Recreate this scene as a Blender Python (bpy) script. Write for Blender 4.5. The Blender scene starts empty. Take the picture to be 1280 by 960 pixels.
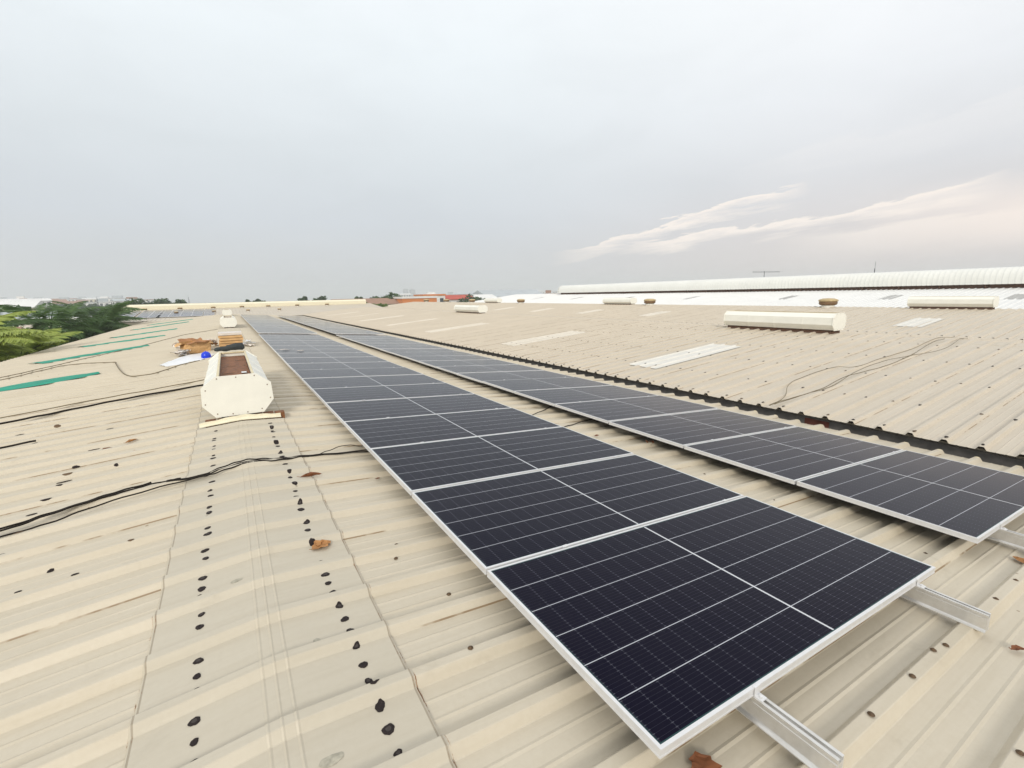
import bpy, math, random
from mathutils import Vector, Matrix, noise
R = math.radians
rnd = random.Random(7)
scene = bpy.context.scene
col = scene.collection

# ---------------------------------------------------------------- camera
cd = bpy.data.cameras.new("camera"); cam = bpy.data.objects.new("camera", cd); col.objects.link(cam)
yaw, pitch, roll = 0.543463, 0.193136, -0.0212552
f = Vector((math.sin(yaw)*math.cos(pitch), math.cos(yaw)*math.cos(pitch), -math.sin(pitch)))
r = Vector((math.cos(yaw), -math.sin(yaw), 0)); u = r.cross(f)
r2 = r*math.cos(roll)+u*math.sin(roll); u2 = -r*math.sin(roll)+u*math.cos(roll)
m = Matrix((r2, u2, -f)).transposed().to_4x4(); m.translation = (0.0038, -0.7968, 1.497)
cam.matrix_world = m
cd.sensor_width = 36; cd.lens = 578.25/1280*36; cd.clip_start = .05; cd.clip_end = 20000
scene.camera = cam

# ---------------------------------------------------------------- world: pale overcast sky over a Nishita base
SUN_EL, SUN_AZ = R(27), R(212)          # azimuth clockwise from +Y
w = bpy.data.worlds.new("World"); scene.world = w; w.use_nodes = True
nt = w.node_tree; nt.nodes.clear()
def N(nt, typ, **kw):
    n = nt.nodes.new(typ)
    for k, v in kw.items():
        if k.startswith('i_'): n.inputs[int(k[2:])].default_value = v
        else: setattr(n, k, v)
    return n
def lk(nt, a, b): nt.links.new(a, b)
def MA(nt, op, a, b=None, c=None, clamp=False):
    n = nt.nodes.new('ShaderNodeMath'); n.operation = op; n.use_clamp = clamp
    for i, v in enumerate((a, b, c)):
        if v is None: continue
        if isinstance(v, (int, float)): n.inputs[i].default_value = v
        else: nt.links.new(v, n.inputs[i])
    return n.outputs[0]
def RAMP(nt, fac, stops, interp='LINEAR'):
    n = nt.nodes.new('ShaderNodeValToRGB'); n.color_ramp.interpolation = interp
    e = n.color_ramp.elements
    while len(e) < len(stops): e.new(.5)
    for k, (p, c) in enumerate(stops):
        e[k].position = p; e[k].color = (c, c, c, 1) if isinstance(c, (int, float)) else (*c, 1)
    if fac is not None: nt.links.new(fac, n.inputs[0])
    return n.outputs[0]
def MIX(nt, fac, a, b, blend='MIX'):
    n = nt.nodes.new('ShaderNodeMix'); n.data_type = 'RGBA'; n.blend_type = blend
    for s, v in ((0, fac), (6, a), (7, b)):
        if isinstance(v, (int, float)): n.inputs[s].default_value = v
        elif isinstance(v, tuple): n.inputs[s].default_value = (*v, 1)
        else: nt.links.new(v, n.inputs[s])
    return n.outputs[2]
def NOISE(nt, vec, scale, detail=4, rough=.5, dist=0):
    n = nt.nodes.new('ShaderNodeTexNoise'); n.inputs['Scale'].default_value = scale
    n.inputs['Detail'].default_value = detail; n.inputs['Roughness'].default_value = rough; n.inputs['Distortion'].default_value = dist
    if vec is not None: nt.links.new(vec, n.inputs['Vector'])
    return n.outputs['Fac']
def MAPV(nt, vec, scale, loc=(0, 0, 0)):
    n = nt.nodes.new('ShaderNodeMapping'); n.inputs['Scale'].default_value = scale; n.inputs['Location'].default_value = loc
    nt.links.new(vec, n.inputs['Vector']); return n.outputs[0]
tc = N(nt, 'ShaderNodeTexCoord'); sep = N(nt, 'ShaderNodeSeparateXYZ'); lk(nt, tc.outputs['Generated'], sep.inputs[0])
X, Y, Z = sep.outputs
az = MA(nt, 'ARCTAN2', X, Y); el = MA(nt, 'ARCSINE', Z)
azd = MA(nt, 'MULTIPLY', az, 57.2958); eld = MA(nt, 'MULTIPLY', el, 57.2958)
elf = MA(nt, 'DIVIDE', eld, 90, clamp=True)
left = RAMP(nt, elf, [(0, (.570, .590, .598)), (.04, (.575, .598, .618)), (.09, (.592, .628, .668)), (.16, (.655, .697, .725)), (.27, (.79, .84, .865)), (.5, (.93, .95, .97)), (1, (.95, .97, 1.0))])
right = RAMP(nt, elf, [(0, (.66, .60, .58)), (.06, (.655, .615, .61)), (.12, (.665, .67, .69)), (.2, (.79, .81, .835)), (.28, (.87, .89, .905)), (.5, (.93, .95, .97)), (1, (.95, .97, 1.0))])
fr = RAMP(nt, MA(nt, 'DIVIDE', MA(nt, 'SUBTRACT', azd, 22), 50, clamp=True), [(0, 0.0), (1, 1.0)], 'EASE')
base = MIX(nt, fr, left, right)
cvec = N(nt, 'ShaderNodeCombineXYZ'); lk(nt, MA(nt, 'MULTIPLY', azd, .05), cvec.inputs[0]); lk(nt, MA(nt, 'MULTIPLY', eld, .14), cvec.inputs[1])
n1 = NOISE(nt, cvec.outputs[0], 1.1, 7, .55, .4)
soft = RAMP(nt, n1, [(.3, .965), (.5, 1.0), (.72, 1.025)])
base = MIX(nt, 1.0, base, soft, 'MULTIPLY')
# bright peach streaks low on the right: a band that climbs with azimuth, broken by stretched noise
sv = N(nt, 'ShaderNodeCombineXYZ'); lk(nt, MA(nt, 'MULTIPLY', azd, .085), sv.inputs[0])
lk(nt, MA(nt, 'MULTIPLY', MA(nt, 'SUBTRACT', eld, MA(nt, 'MULTIPLY', azd, .11)), .55), sv.inputs[1])
n2 = NOISE(nt, sv.outputs[0], 1.0, 8, .62, .3)
def streak(a0, e0, a1, e1, width, gain, amp=2.2):
    tt = MA(nt, 'DIVIDE', MA(nt, 'SUBTRACT', azd, a0), a1-a0, clamp=True)
    c = MA(nt, 'ADD', MA(nt, 'MULTIPLY', tt, e1-e0), e0)
    wob = MA(nt, 'MULTIPLY', MA(nt, 'SUBTRACT', n2, .5), amp*2.2)
    d = MA(nt, 'SUBTRACT', MA(nt, 'ADD', eld, wob), c)
    # sharp upper rim, soft underside
    up = MA(nt, 'SUBTRACT', 1.0, MA(nt, 'DIVIDE', d, width*.13), clamp=True)
    up = MA(nt, 'MULTIPLY', up, 1.0, clamp=True)
    dn = MA(nt, 'ADD', 1.0, MA(nt, 'DIVIDE', d, width), clamp=True)
    ends = MA(nt, 'MULTIPLY', MA(nt, 'DIVIDE', MA(nt, 'SUBTRACT', azd, a0), 7.0, clamp=True), MA(nt, 'DIVIDE', MA(nt, 'SUBTRACT', a1, azd), 4.0, clamp=True))
    return MA(nt, 'MULTIPLY', MA(nt, 'MULTIPLY', MA(nt, 'MINIMUM', up, dn), ends), gain, clamp=True)
s1 = streak(36, 4.4, 63, 10.2, 1.3, 1.1, 2.8)
s2 = streak(43, 4.9, 77, 8.5, 1.5, 1.2, 2.6)
s3 = streak(60, 5.0, 112, 7.2, 3.2, .7, 1.2)
st = MA(nt, 'MAXIMUM', MA(nt, 'MAXIMUM', s1, s2), s3)
base = MIX(nt, st, base, (.90, .825, .765))
glow = MA(nt, 'MULTIPLY', MA(nt, 'DIVIDE', MA(nt, 'SUBTRACT', azd, 66), 14, clamp=True), MA(nt, 'MULTIPLY', MA(nt, 'DIVIDE', MA(nt, 'SUBTRACT', eld, 2.2), 2.2, clamp=True), MA(nt, 'DIVIDE', MA(nt, 'SUBTRACT', 9.0, eld), 2.6, clamp=True)))
base = MIX(nt, MA(nt, 'MULTIPLY', glow, .75), base, (.93, .81, .735))
# a faint higher wisp
s4 = streak(55, 12.0, 84, 15.0, 3.0, .35, 2.0)
base = MIX(nt, s4, base, (.80, .79, .79))
sky = N(nt, 'ShaderNodeTexSky', sky_type='NISHITA'); sky.sun_disc = False; sky.sun_elevation = SUN_EL; sky.sun_rotation = SUN_AZ
sky.dust_density = 4; sky.air_density = 1.2
cl = MIX(nt, 1.0, base, (10.0, 10.0, 10.0), 'MULTIPLY')
final = MIX(nt, .94, sky.outputs[0], cl)
bg = N(nt, 'ShaderNodeBackground'); lk(nt, final, bg.inputs[0]); bg.inputs[1].default_value = .1
wo = N(nt, 'ShaderNodeOutputWorld'); lk(nt, bg.outputs[0], wo.inputs[0])
# ---------------------------------------------------------------- sun (veiled)
sd = bpy.data.lights.new("sun", 'SUN'); sd.energy = 1.5; sd.angle = R(11); sd.color = (1, .95, .87)
so = bpy.data.objects.new("sun", sd); col.objects.link(so)
sdir = Vector((math.sin(SUN_AZ)*math.cos(SUN_EL), math.cos(SUN_AZ)*math.cos(SUN_EL), math.sin(SUN_EL)))
so.rotation_euler = sdir.to_track_quat('Z', 'Y').to_euler(); so.location = sdir*60
vs = scene.view_settings; vs.view_transform = 'Standard'; vs.look = 'None'; vs.exposure = 0.22; vs.gamma = 1; vs.use_curve_mapping = False
scene.cycles.max_bounces = 6; scene.cycles.diffuse_bounces = 3; scene.cycles.volume_bounces = 1
scene.cycles.volume_step_rate = 8

# ================================================================ materials
def mat(name, color=(.5, .5, .5), rough=.6, metal=0., ior=1.45, spec=.5):
    m = bpy.data.materials.new(name); m.use_nodes = True
    b = m.node_tree.nodes['Principled BSDF']
    b.inputs['Base Color'].default_value = (*color, 1); b.inputs['Roughness'].default_value = rough
    b.inputs['Metallic'].default_value = metal; b.inputs['IOR'].default_value = ior; b.inputs['Specular IOR Level'].default_value = spec
    return m, m.node_tree, b
def noisy(name, color, rough=.6, metal=0., scale=8, amt=.18, rvar=.1, bump=0., coord='Object', stretch=(1, 1, 1)):
    m, nt, b = mat(name, color, rough, metal)
    tc = nt.nodes.new('ShaderNodeTexCoord'); v = MAPV(nt, tc.outputs[coord], stretch)
    n = NOISE(nt, v, scale, 6, .6)
    c = RAMP(nt, n, [(.25, tuple(x*(1-amt) for x in color)), (.75, tuple(min(1, x*(1+amt)) for x in color))])
    lk(nt, c, b.inputs['Base Color'])
    lk(nt, MA(nt, 'ADD', MA(nt, 'MULTIPLY', n, rvar*2), rough-rvar), b.inputs['Roughness'])
    if bump:
        bp = nt.nodes.new('ShaderNodeBump'); bp.inputs['Strength'].default_value = bump; bp.inputs['Distance'].default_value = .02
        lk(nt, n, bp.inputs['Height']); lk(nt, bp.outputs[0], b.inputs['Normal'])
    return m
PITCH, RY0 = .34, .12

def roof_paint(name, base, dirt, dirt_amt=.5, laps=True, edge_x=None, rough=.5, brown=(.20, .12, .05)):
    """weathered painted steel sheet: large tone drift, streaks running down the slope, specks, dirty laps, rust at cap edge"""
    m, nt, b = mat(name, base, rough)
    g = nt.nodes.new('ShaderNodeNewGeometry'); P = g.outputs['Position']
    sp = N(nt, 'ShaderNodeSeparateXYZ'); lk(nt, P, sp.inputs[0]); x, y = sp.outputs[0], sp.outputs[1]
    big = NOISE(nt, P, .55, 5, .6)
    streak = NOISE(nt, MAPV(nt, P, (.8, 11, 1)), 1.0, 6, .65)
    streak2 = NOISE(nt, MAPV(nt, P, (2.2, 60, 1)), 1.0, 4, .6)
    fine = NOISE(nt, P, 38, 5, .7)
    c = MIX(nt, RAMP(nt, big, [(.35, 0.), (.7, .55)]), base, tuple(v*.88 for v in base))
    c = MIX(nt, MA(nt, 'MULTIPLY', RAMP(nt, streak, [(.45, 0.), (.75, 1.)]), dirt_amt), c, dirt)
    c = MIX(nt, MA(nt, 'MULTIPLY', RAMP(nt, streak2, [(.5, 0.), (.8, 1.)]), dirt_amt*.55), c, dirt)
    c = MIX(nt, RAMP(nt, fine, [(.3, .16), (.7, 0.)]), c, dirt)
    grime = NOISE(nt, MAPV(nt, P, (1.4, 2.4, 1)), 1.6, 8, .74, .8)
    c = MIX(nt, RAMP(nt, grime, [(.58, 0.), (.80, .30)]), c, tuple(v*.62 for v in dirt))
    # every sheet (one metre) its own slight tone
    wn = N(nt, 'ShaderNodeTexWhiteNoise', noise_dimensions='1D')
    lk(nt, MA(nt, 'FLOOR', MA(nt, 'DIVIDE', MA(nt, 'SUBTRACT', y, RY0-.03), PITCH*3)), wn.inputs['W'])
    c = MIX(nt, MA(nt, 'MULTIPLY', wn.outputs[0], .16), c, tuple(v*.82 for v in base))
    # small specks
    vo = N(nt, 'ShaderNodeTexVoronoi'); vo.inputs['Scale'].default_value = 3.1; vo.inputs['Randomness'].default_value = 1; lk(nt, P, vo.inputs['Vector'])
    sel = NOISE(nt, P, 1.7, 2, .5)
    spk = MA(nt, 'MULTIPLY', MA(nt, 'LESS_THAN', MA(nt, 'ADD', vo.outputs['Distance'], MA(nt, 'MULTIPLY', fine, .05)), .055), RAMP(nt, sel, [(.44, 0.), (.52, 1.)]))
    c = MIX(nt, MA(nt, 'MULTIPLY', spk, .7), c, brown)
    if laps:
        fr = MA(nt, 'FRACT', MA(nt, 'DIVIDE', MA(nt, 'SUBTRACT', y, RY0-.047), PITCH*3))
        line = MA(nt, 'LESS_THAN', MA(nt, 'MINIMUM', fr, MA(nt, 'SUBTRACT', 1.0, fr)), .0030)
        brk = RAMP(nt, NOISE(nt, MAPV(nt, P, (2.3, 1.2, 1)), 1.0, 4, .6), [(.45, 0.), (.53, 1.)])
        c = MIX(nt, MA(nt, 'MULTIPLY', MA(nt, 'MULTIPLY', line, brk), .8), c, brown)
    if edge_x:
        dx = MA(nt, 'ABSOLUTE', MA(nt, 'SUBTRACT', MA(nt, 'ABSOLUTE', x), edge_x))
        rn = NOISE(nt, MAPV(nt, P, (30, 6, 1)), 1.0, 8, .78)
        lim = MA(nt, 'MULTIPLY', RAMP(nt, rn, [(.55, 0.), (.80, 1.)]), .014)
        rust = MA(nt, 'LESS_THAN', dx, lim)
        c = MIX(nt, MA(nt, 'MULTIPLY', rust, .62), c, (.30, .13, .035))
        c = MIX(nt, MA(nt, 'MULTIPLY', MA(nt, 'LESS_THAN', dx, MA(nt, 'MULTIPLY', lim, .3)), .8), c, (.10, .04, .015))
        if not laps: c = MIX(nt, MA(nt, 'MULTIPLY', MA(nt, 'LESS_THAN', dx, .0035), .5), c, (.16, .11, .06))
    lk(nt, c, b.inputs['Base Color'])
    lk(nt, MA(nt, 'ADD', MA(nt, 'MULTIPLY', streak, .25), rough-.12), b.inputs['Roughness'])
    bp = nt.nodes.new('ShaderNodeBump'); bp.inputs['Strength'].default_value = .12; bp.inputs['Distance'].default_value = .01
    lk(nt, NOISE(nt, P, 9, 5, .6), bp.inputs['Height']); lk(nt, bp.outputs[0], b.inputs['Normal'])
    return m
M = {}
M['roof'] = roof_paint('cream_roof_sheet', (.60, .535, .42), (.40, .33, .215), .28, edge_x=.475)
M['cap'] = roof_paint('ridge_cap_sheet', (.56, .505, .40), (.40, .34, .24), .26, laps=False, edge_x=.462)
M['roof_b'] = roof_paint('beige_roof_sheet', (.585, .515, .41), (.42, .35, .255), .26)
M['roof_d'] = roof_paint('white_roof_sheet', (.78, .775, .75), (.66, .65, .62), .3, laps=False)
M['barrel'] = roof_paint('off_white_ventilator_sheet', (.78, .775, .72), (.66, .65, .58), .25, laps=False, rough=.4)
M['skylight'] = noisy('frosted_rooflight', (.68, .65, .58), .35, 0, 3, .08)
M['skylight_grey'] = noisy('grey_rooflight', (.36, .35, .33), .4, 0, 3, .1)
M['skylight_tan'] = noisy('faded_rooflight', (.65, .59, .49), .4, 0, 3, .08)
M['vent'] = noisy('cream_painted_steel', (.84, .82, .73), .42, 0, 5, .05, stretch=(1, .5, 1))
M['vent_in'] = noisy('rusty_brown_sheet', (.20, .08, .03), .7, 0, 7, .45, bump=.4, stretch=(3, 1, 1))
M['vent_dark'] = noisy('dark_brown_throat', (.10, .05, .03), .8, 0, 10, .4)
M['flash'] = noisy('cream_flashing', (.80, .74, .56), .5, 0, 12, .1)
M['rim'] = noisy('yellowed_rim', (.70, .60, .38), .5, 0, 12, .2)
M['turb'] = noisy('tan_turbine_metal', (.50, .38, .20), .45, .2, 10, .25)
M['turb_dark'] = noisy('brown_turbine_band', (.20, .12, .06), .5, .2, 10, .3)
M['alu'] = noisy('anodised_aluminium_frame', (.74, .735, .73), .38, .35, 30, .05)
M['wall'] = noisy('cream_wall', (.50, .45, .36), .8, 0, 1.5, .1)
M['gutter'] = noisy('dark_gutter_metal', (.15, .14, .13), .6, 0, 6, .4)
M['brick'] = noisy('red_primer', (.16, .05, .035), .8, 0, 9, .3)
M['seal'] = noisy('black_bitumen', (.020, .013, .012), .9, 0, 60, .5, bump=.5)
M['seal_ring'] = noisy('grey_washer', (.055, .045, .04), .85, 0, 80, .3)
M['screw'] = noisy('rusty_screw', (.12, .075, .04), .6, .3, 60, .4)
M['cable'] = mat('black_cable', (.016, .012, .009), .8, spec=.25)[0]
M['wire_tan'] = noisy('tan_wire', (.16, .12, .06), .6, 0, 20, .3)
M['green'] = noisy('green_net', (.0, .27, .17), .6, 0, 3, .3, stretch=(1, 3, 1))
M['blue'] = mat('blue_plastic', (.01, .045, .62), .25)[0]
M['white_sheet'] = noisy('white_plastic_sheet', (.80, .80, .80), .35, 0, 4, .04)
M['card'] = noisy('cardboard', (.62, .38, .17), .8, 0, 5, .25)
M['card_d'] = noisy('dark_cardboard', (.36, .17, .07), .8, 0, 5, .3)
M['film'] = noisy('crumpled_wrap', (.70, .63, .55), .35, 0, 5, .15)
M['charcoal'] = noisy('charcoal_cloth', (.035, .042, .042), .8, 0, 9, .3)
M['leaf'] = noisy('dry_leaf', (.40, .19, .065), .7, 0, 18, .35)
M['leaf_d'] = noisy('dark_dry_leaf', (.20, .07, .025), .7, 0, 18, .35)
M['bark'] = noisy('bark', (.16, .12, .08), .9, 0, 8, .3, bump=.5)
M['cream_wall'] = noisy('cream_render', (.62, .57, .44), .8, 0, .6, .08)
M['white_wall'] = noisy('white_render', (.74, .73, .70), .8, 0, .4, .06)
M['glassdark'] = mat('dark_window', (.05, .06, .07), .2)[0]
M['orange'] = noisy('orange_wall', (.62, .22, .07), .7, 0, .5, .12)
M['redroof'] = noisy('red_roof', (.45, .07, .04), .7, 0, .4, .15)
M['brownroof'] = noisy('brown_roof', (.32, .19, .13), .8, 0, .4, .15)
M['greyroof'] = noisy('grey_roof', (.42, .45, .46), .6, 0, .3, .12)
M['concrete'] = noisy('grey_concrete', (.36, .37, .38), .85, 0, .2, .08)
M['steel'] = mat('grey_steel', (.10, .10, .11), .6)[0]

def rail_metal():
    m, nt, b = mat('galvanised_rail', (.66, .645, .61), .32, .55)
    tc = nt.nodes.new('ShaderNodeTexCoord'); v = tc.outputs['Object']
    n = NOISE(nt, MAPV(nt, v, (5, 5, 5)), 2.0, 6, .65); n2 = NOISE(nt, MAPV(nt, v, (40, 3, 40)), 1.0, 4, .6)
    c = RAMP(nt, n, [(.3, (.58, .56, .52)), (.7, (.76, .75, .73))])
    rust = RAMP(nt, NOISE(nt, v, 7.5, 4, .6), [(.62, 0.), (.70, .55)])
    c = MIX(nt, rust, c, (.42, .27, .17)); lk(nt, c, b.inputs['Base Color'])
    lk(nt, MA(nt, 'ADD', MA(nt, 'MULTIPLY', n2, .3), .18), b.inputs['Roughness'])
    return m
M['rail'] = rail_metal()

PW, PL = 2.278, 1.138           # panel: long side down the slope, short side along the ridge
def cell_glass():
    m, nt, b = mat('solar_cell_glass', (.01, .01, .02), .12, 0, 1.20)
    tc = nt.nodes.new('ShaderNodeTexCoord'); sp = N(nt, 'ShaderNodeSeparateXYZ'); lk(nt, tc.outputs['Object'], sp.inputs[0])
    x, y = sp.outputs[0], sp.outputs[1]
    oi = nt.nodes.new('ShaderNodeObjectInfo'); b.inputs['Specular Tint'].default_value = (.62, .79, 1, 1); b.inputs['Specular IOR Level'].default_value = .34
    def grid(coord, origin, period, width):
        a = MA(nt, 'FRACT', MA(nt, 'DIVIDE', MA(nt, 'SUBTRACT', coord, origin), period))
        d = MA(nt, 'MINIMUM', a, MA(nt, 'SUBTRACT', 1.0, a))
        return MA(nt, 'LESS_THAN', d, width/2/period)
    mx, my = .022, .022
    sy = (PL-2*my)/6
    inside = MA(nt, 'MULTIPLY', MA(nt, 'MULTIPLY', MA(nt, 'GREATER_THAN', y, my+.03), MA(nt, 'LESS_THAN', y, PL-my-.03)), 1.0)
    strings = MA(nt, 'MULTIPLY', grid(y, my, sy, .0036), inside)
    mid = MA(nt, 'LESS_THAN', MA(nt, 'ABSOLUTE', MA(nt, 'SUBTRACT', x, PW/2)), .0055)
    cx = (PW/2-mx-.008)/12
    xm = MA(nt, 'ABSOLUTE', MA(nt, 'SUBTRACT', x, PW/2))
    gaps = grid(xm, .008, cx, .0026)
    bus = grid(y, my+sy/20, sy/10, .0011)
    pads = MA(nt, 'MULTIPLY', grid(xm, .008, cx, .012), grid(y, my+sy/20, sy/10, .0032))
    fac = NOISE(nt, tc.outputs['Object'], 1.3, 3, .5)
    c0 = MIX(nt, fac, (.0024, .0014, .0095), (.0055, .0016, .0095))
    c0 = MIX(nt, MA(nt, 'MULTIPLY', oi.outputs['Random'], .55), c0, (.002, .004, .012))
    c = MIX(nt, MA(nt, 'MULTIPLY', bus, .3), c0, (.085, .08, .10))
    c = MIX(nt, MA(nt, 'MULTIPLY', gaps, .10), c, (.25, .26, .30))
    c = MIX(nt, MA(nt, 'MULTIPLY', pads, .28), c, (.18, .18, .22))
    c = MIX(nt, strings, c, (.50, .51, .54))
    c = MIX(nt, mid, c, (.62, .63, .64))
    edge = MA(nt, 'MAXIMUM', MA(nt, 'GREATER_THAN', MA(nt, 'ABSOLUTE', MA(nt, 'SUBTRACT', x, PW/2)), PW/2-.018), MA(nt, 'GREATER_THAN', MA(nt, 'ABSOLUTE', MA(nt, 'SUBTRACT', y, PL/2)), PL/2-.018))
    c = MIX(nt, edge, c, (.03, .07, .07))
    g = nt.nodes.new('ShaderNodeNewGeometry')
    dust = RAMP(nt, NOISE(nt, g.outputs['Position'], 1.1, 6, .7), [(.42, 0.), (.8, .006)])
    c = MIX(nt, dust, c, (.40, .36, .30))
    lk(nt, c, b.inputs['Base Color'])
    lk(nt, MA(nt, 'ADD', MA(nt, 'MULTIPLY', NOISE(nt, g.outputs['Position'], 2.3, 5, .6), .10), .07), b.inputs['Roughness'])
    return m
M['cells'] = cell_glass()
M['cells_far'] = mat('distant_solar_glass', (.04, .05, .09), .2)[0]

def foliage(name, a, b_, sc=.6):
    m, nt, b = mat(name, a, .55)
    g = nt.nodes.new('ShaderNodeNewGeometry')
    n = NOISE(nt, g.outputs['Position'], sc, 3, .6); n2 = NOISE(nt, g.outputs['Position'], sc*9, 2, .6)
    c = MIX(nt, RAMP(nt, MA(nt, 'ADD', MA(nt, 'MULTIPLY', n, .6), MA(nt, 'MULTIPLY', n2, .4)), [(.35, 0.), (.65, 1.)]), a, b_)
    lk(nt, c, b.inputs['Base Color'])
    # thin leaves let some light through
    tr = N(nt, 'ShaderNodeBsdfTranslucent'); lk(nt, c, tr.inputs[0]); mx = N(nt, 'ShaderNodeMixShader'); mx.inputs[0].default_value = .3
    out = nt.nodes['Material Output']; lk(nt, b.outputs[0], mx.inputs[1]); lk(nt, tr.outputs[0], mx.inputs[2]); lk(nt, mx.outputs[0], out.inputs[0])
    return m
M['fol_dark'] = foliage('dark_tree_leaves', (.035, .075, .028), (.08, .14, .045))
M['fol_mid'] = foliage('mid_tree_leaves', (.08, .14, .035), (.17, .24, .06))
M['palm'] = foliage('palm_fronds', (.045, .10, .028), (.12, .21, .055))
M['palm_light'] = foliage('light_palm_fronds', (.20, .28, .04), (.40, .46, .10), 1.2)

# ================================================================ mesh helpers
class MB:
    def __init__(s): s.v = []; s.f = []; s.m = []
    def quad(s, a, b, c, d, mi=0):
        n = len(s.v); s.v += [a, b, c, d]; s.f.append((n, n+1, n+2, n+3)); s.m.append(mi)
    def tri(s, a, b, c, mi=0):
        n = len(s.v); s.v += [a, b, c]; s.f.append((n, n+1, n+2)); s.m.append(mi)
    def box(s, x0, x1, y0, y1, z0, z1, mi=0, bev=0.):
        n = len(s.v)
        s.v += [(x0, y0, z0), (x1, y0, z0), (x1, y1, z0), (x0, y1, z0), (x0, y0, z1), (x1, y0, z1), (x1, y1, z1), (x0, y1, z1)]
        for q in ((0, 3, 2, 1), (4, 5, 6, 7), (0, 1, 5, 4), (1, 2, 6, 5), (2, 3, 7, 6), (3, 0, 4, 7)):
            s.f.append(tuple(n+i for i in q)); s.m.append(mi)
    def extrude_y(s, prof, y0, y1, mi=0, caps=True, zshift=None):
        """closed profile of (x,z) swept along y"""
        n = len(s.v); k = len(prof)
        for yy in (y0, y1):
            for (x, z) in prof: s.v.append((x, yy, z))
        for i in range(k):
            j = (i+1) % k; s.f.append((n+i, n+j, n+k+j, n+k+i)); s.m.append(mi)
        if caps:
            s.f.append(tuple(n+i for i in reversed(range(k)))); s.m.append(mi)
            s.f.append(tuple(n+k+i for i in range(k))); s.m.append(mi)
    def grid(s, rows, mi=0):
        n = len(s.v); R_ = len(rows); C_ = len(rows[0])
        for rr in rows: s.v += rr
        for i in range(R_-1):
            for j in range(C_-1):
                s.f.append((n+i*C_+j, n+i*C_+j+1, n+(i+1)*C_+j+1, n+(i+1)*C_+j)); s.m.append(mi)
    def tube(s, pts, rad, seg=6, mi=0):
        n = len(s.v); P = [Vector(p) for p in pts]
        for i, p in enumerate(P):
            d = (P[min(i+1, len(P)-1)]-P[max(i-1, 0)]).normalized()
            a = d.cross(Vector((0, 0, 1)));
            if a.length < 1e-3: a = d.cross(Vector((1, 0, 0)))
            a.normalize(); b = d.cross(a)
            rr = rad[i] if isinstance(rad, (list, tuple)) else rad
            for k in range(seg):
                t = 2*math.pi*k/seg; s.v.append(tuple(p+a*math.cos(t)*rr+b*math.sin(t)*rr))
        for i in range(len(P)-1):
            for k in range(seg):
                k2 = (k+1) % seg
                s.f.append((n+i*seg+k, n+i*seg+k2, n+(i+1)*seg+k2, n+(i+1)*seg+k)); s.m.append(mi)
        s.f.append(tuple(n+k for k in reversed(range(seg)))); s.m.append(mi)
        s.f.append(tuple(n+(len(P)-1)*seg+k for k in range(seg))); s.m.append(mi)
    def lathe(s, prof, c=(0, 0, 0), seg=16, mi=0):
        n = len(s.v)
        for (rr, z) in prof:
            for k in range(seg):
                t = 2*math.pi*k/seg; s.v.append((c[0]+rr*math.cos(t), c[1]+rr*math.sin(t), c[2]+z))
        for i in range(len(prof)-1):
            for k in range(seg):
                k2 = (k+1) % seg
                s.f.append((n+i*seg+k, n+i*seg+k2, n+(i+1)*seg+k2, n+(i+1)*seg+k)); s.m.append(mi)
    def build(s, name, mats, parent=None, smooth=False):
        me = bpy.data.meshes.new(name)
        off = parent_world(parent) if parent else Vector((0, 0, 0))
        me.from_pydata([tuple(Vector(p)-off) for p in s.v], [], s.f)
        if not isinstance(mats, (list, tuple)): mats = [mats]
        for mm in mats: me.materials.append(mm)
        for i, p in enumerate(me.polygons):
            p.material_index = s.m[i]; p.use_smooth = smooth
        me.update()
        o = bpy.data.objects.new(name, me); col.objects.link(o)
        if parent: o.parent = parent
        return o
def parent_world(p):
    v = Vector((0, 0, 0))
    while p: v += p.location; p = p.parent
    return v
def tag(o, label=None, cat=None, group=None, kind=None):
    if label: o['label'] = label
    if cat: o['category'] = cat
    if group: o['group'] = group
    if kind: o['kind'] = kind
    return o
def thing(name, loc, label, cat, group=None):
    o = bpy.data.objects.new(name, None); o.location = loc; o.empty_display_size = .2; col.objects.link(o)
    return tag(o, label, cat, group)
kids = {}
def children(o): return [c for c in bpy.data.objects if c.parent == o]
def copy_tree(o, loc=None, label=None, parent=None, rotz=None, ch=None):
    c = o.copy(); col.objects.link(c)
    if parent: c.parent = parent
    if loc is not None: c.location = loc
    if rotz is not None: c.rotation_euler = (0, 0, rotz)
    if label: c['label'] = label
    for k in (ch if ch is not None else children(o)): copy_tree(k, parent=c)
    return c
ORD = ['first', 'second', 'third', 'fourth', 'fifth', 'sixth', 'seventh', 'eighth', 'ninth', 'tenth', 'eleventh', 'twelfth', 'thirteenth', 'fourteenth', 'fifteenth', 'sixteenth', 'seventeenth', 'eighteenth', 'nineteenth']
TENS = {20: 'twentieth', 30: 'thirtieth', 40: 'fortieth'}; T2 = {2: 'twenty', 3: 'thirty', 4: 'forty'}
def ordinal(n):
    if n < 20: return ORD[n-1]
    if n in TENS: return TENS[n]
    return T2[n//10]+'-'+ORD[n % 10-1]

# ================================================================ geometry constants
T = .07470                        # slope of our roof
TB = .0775                        # slope of neighbours
Y0, Y1 = -7.0, 57.0
def za(x): return -T*abs(x)
def zb(x):                        # roof B, ridge at 14.9
    return .178-(.0827 if x < 14.9 else TB)*abs(x-14.9)
def zc(x): return .33-(.094 if x < 30 else TB)*abs(x-30.0)
def zd(x): return 1.30-.115*abs(x-45.3)
GZ = -9.6

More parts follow.
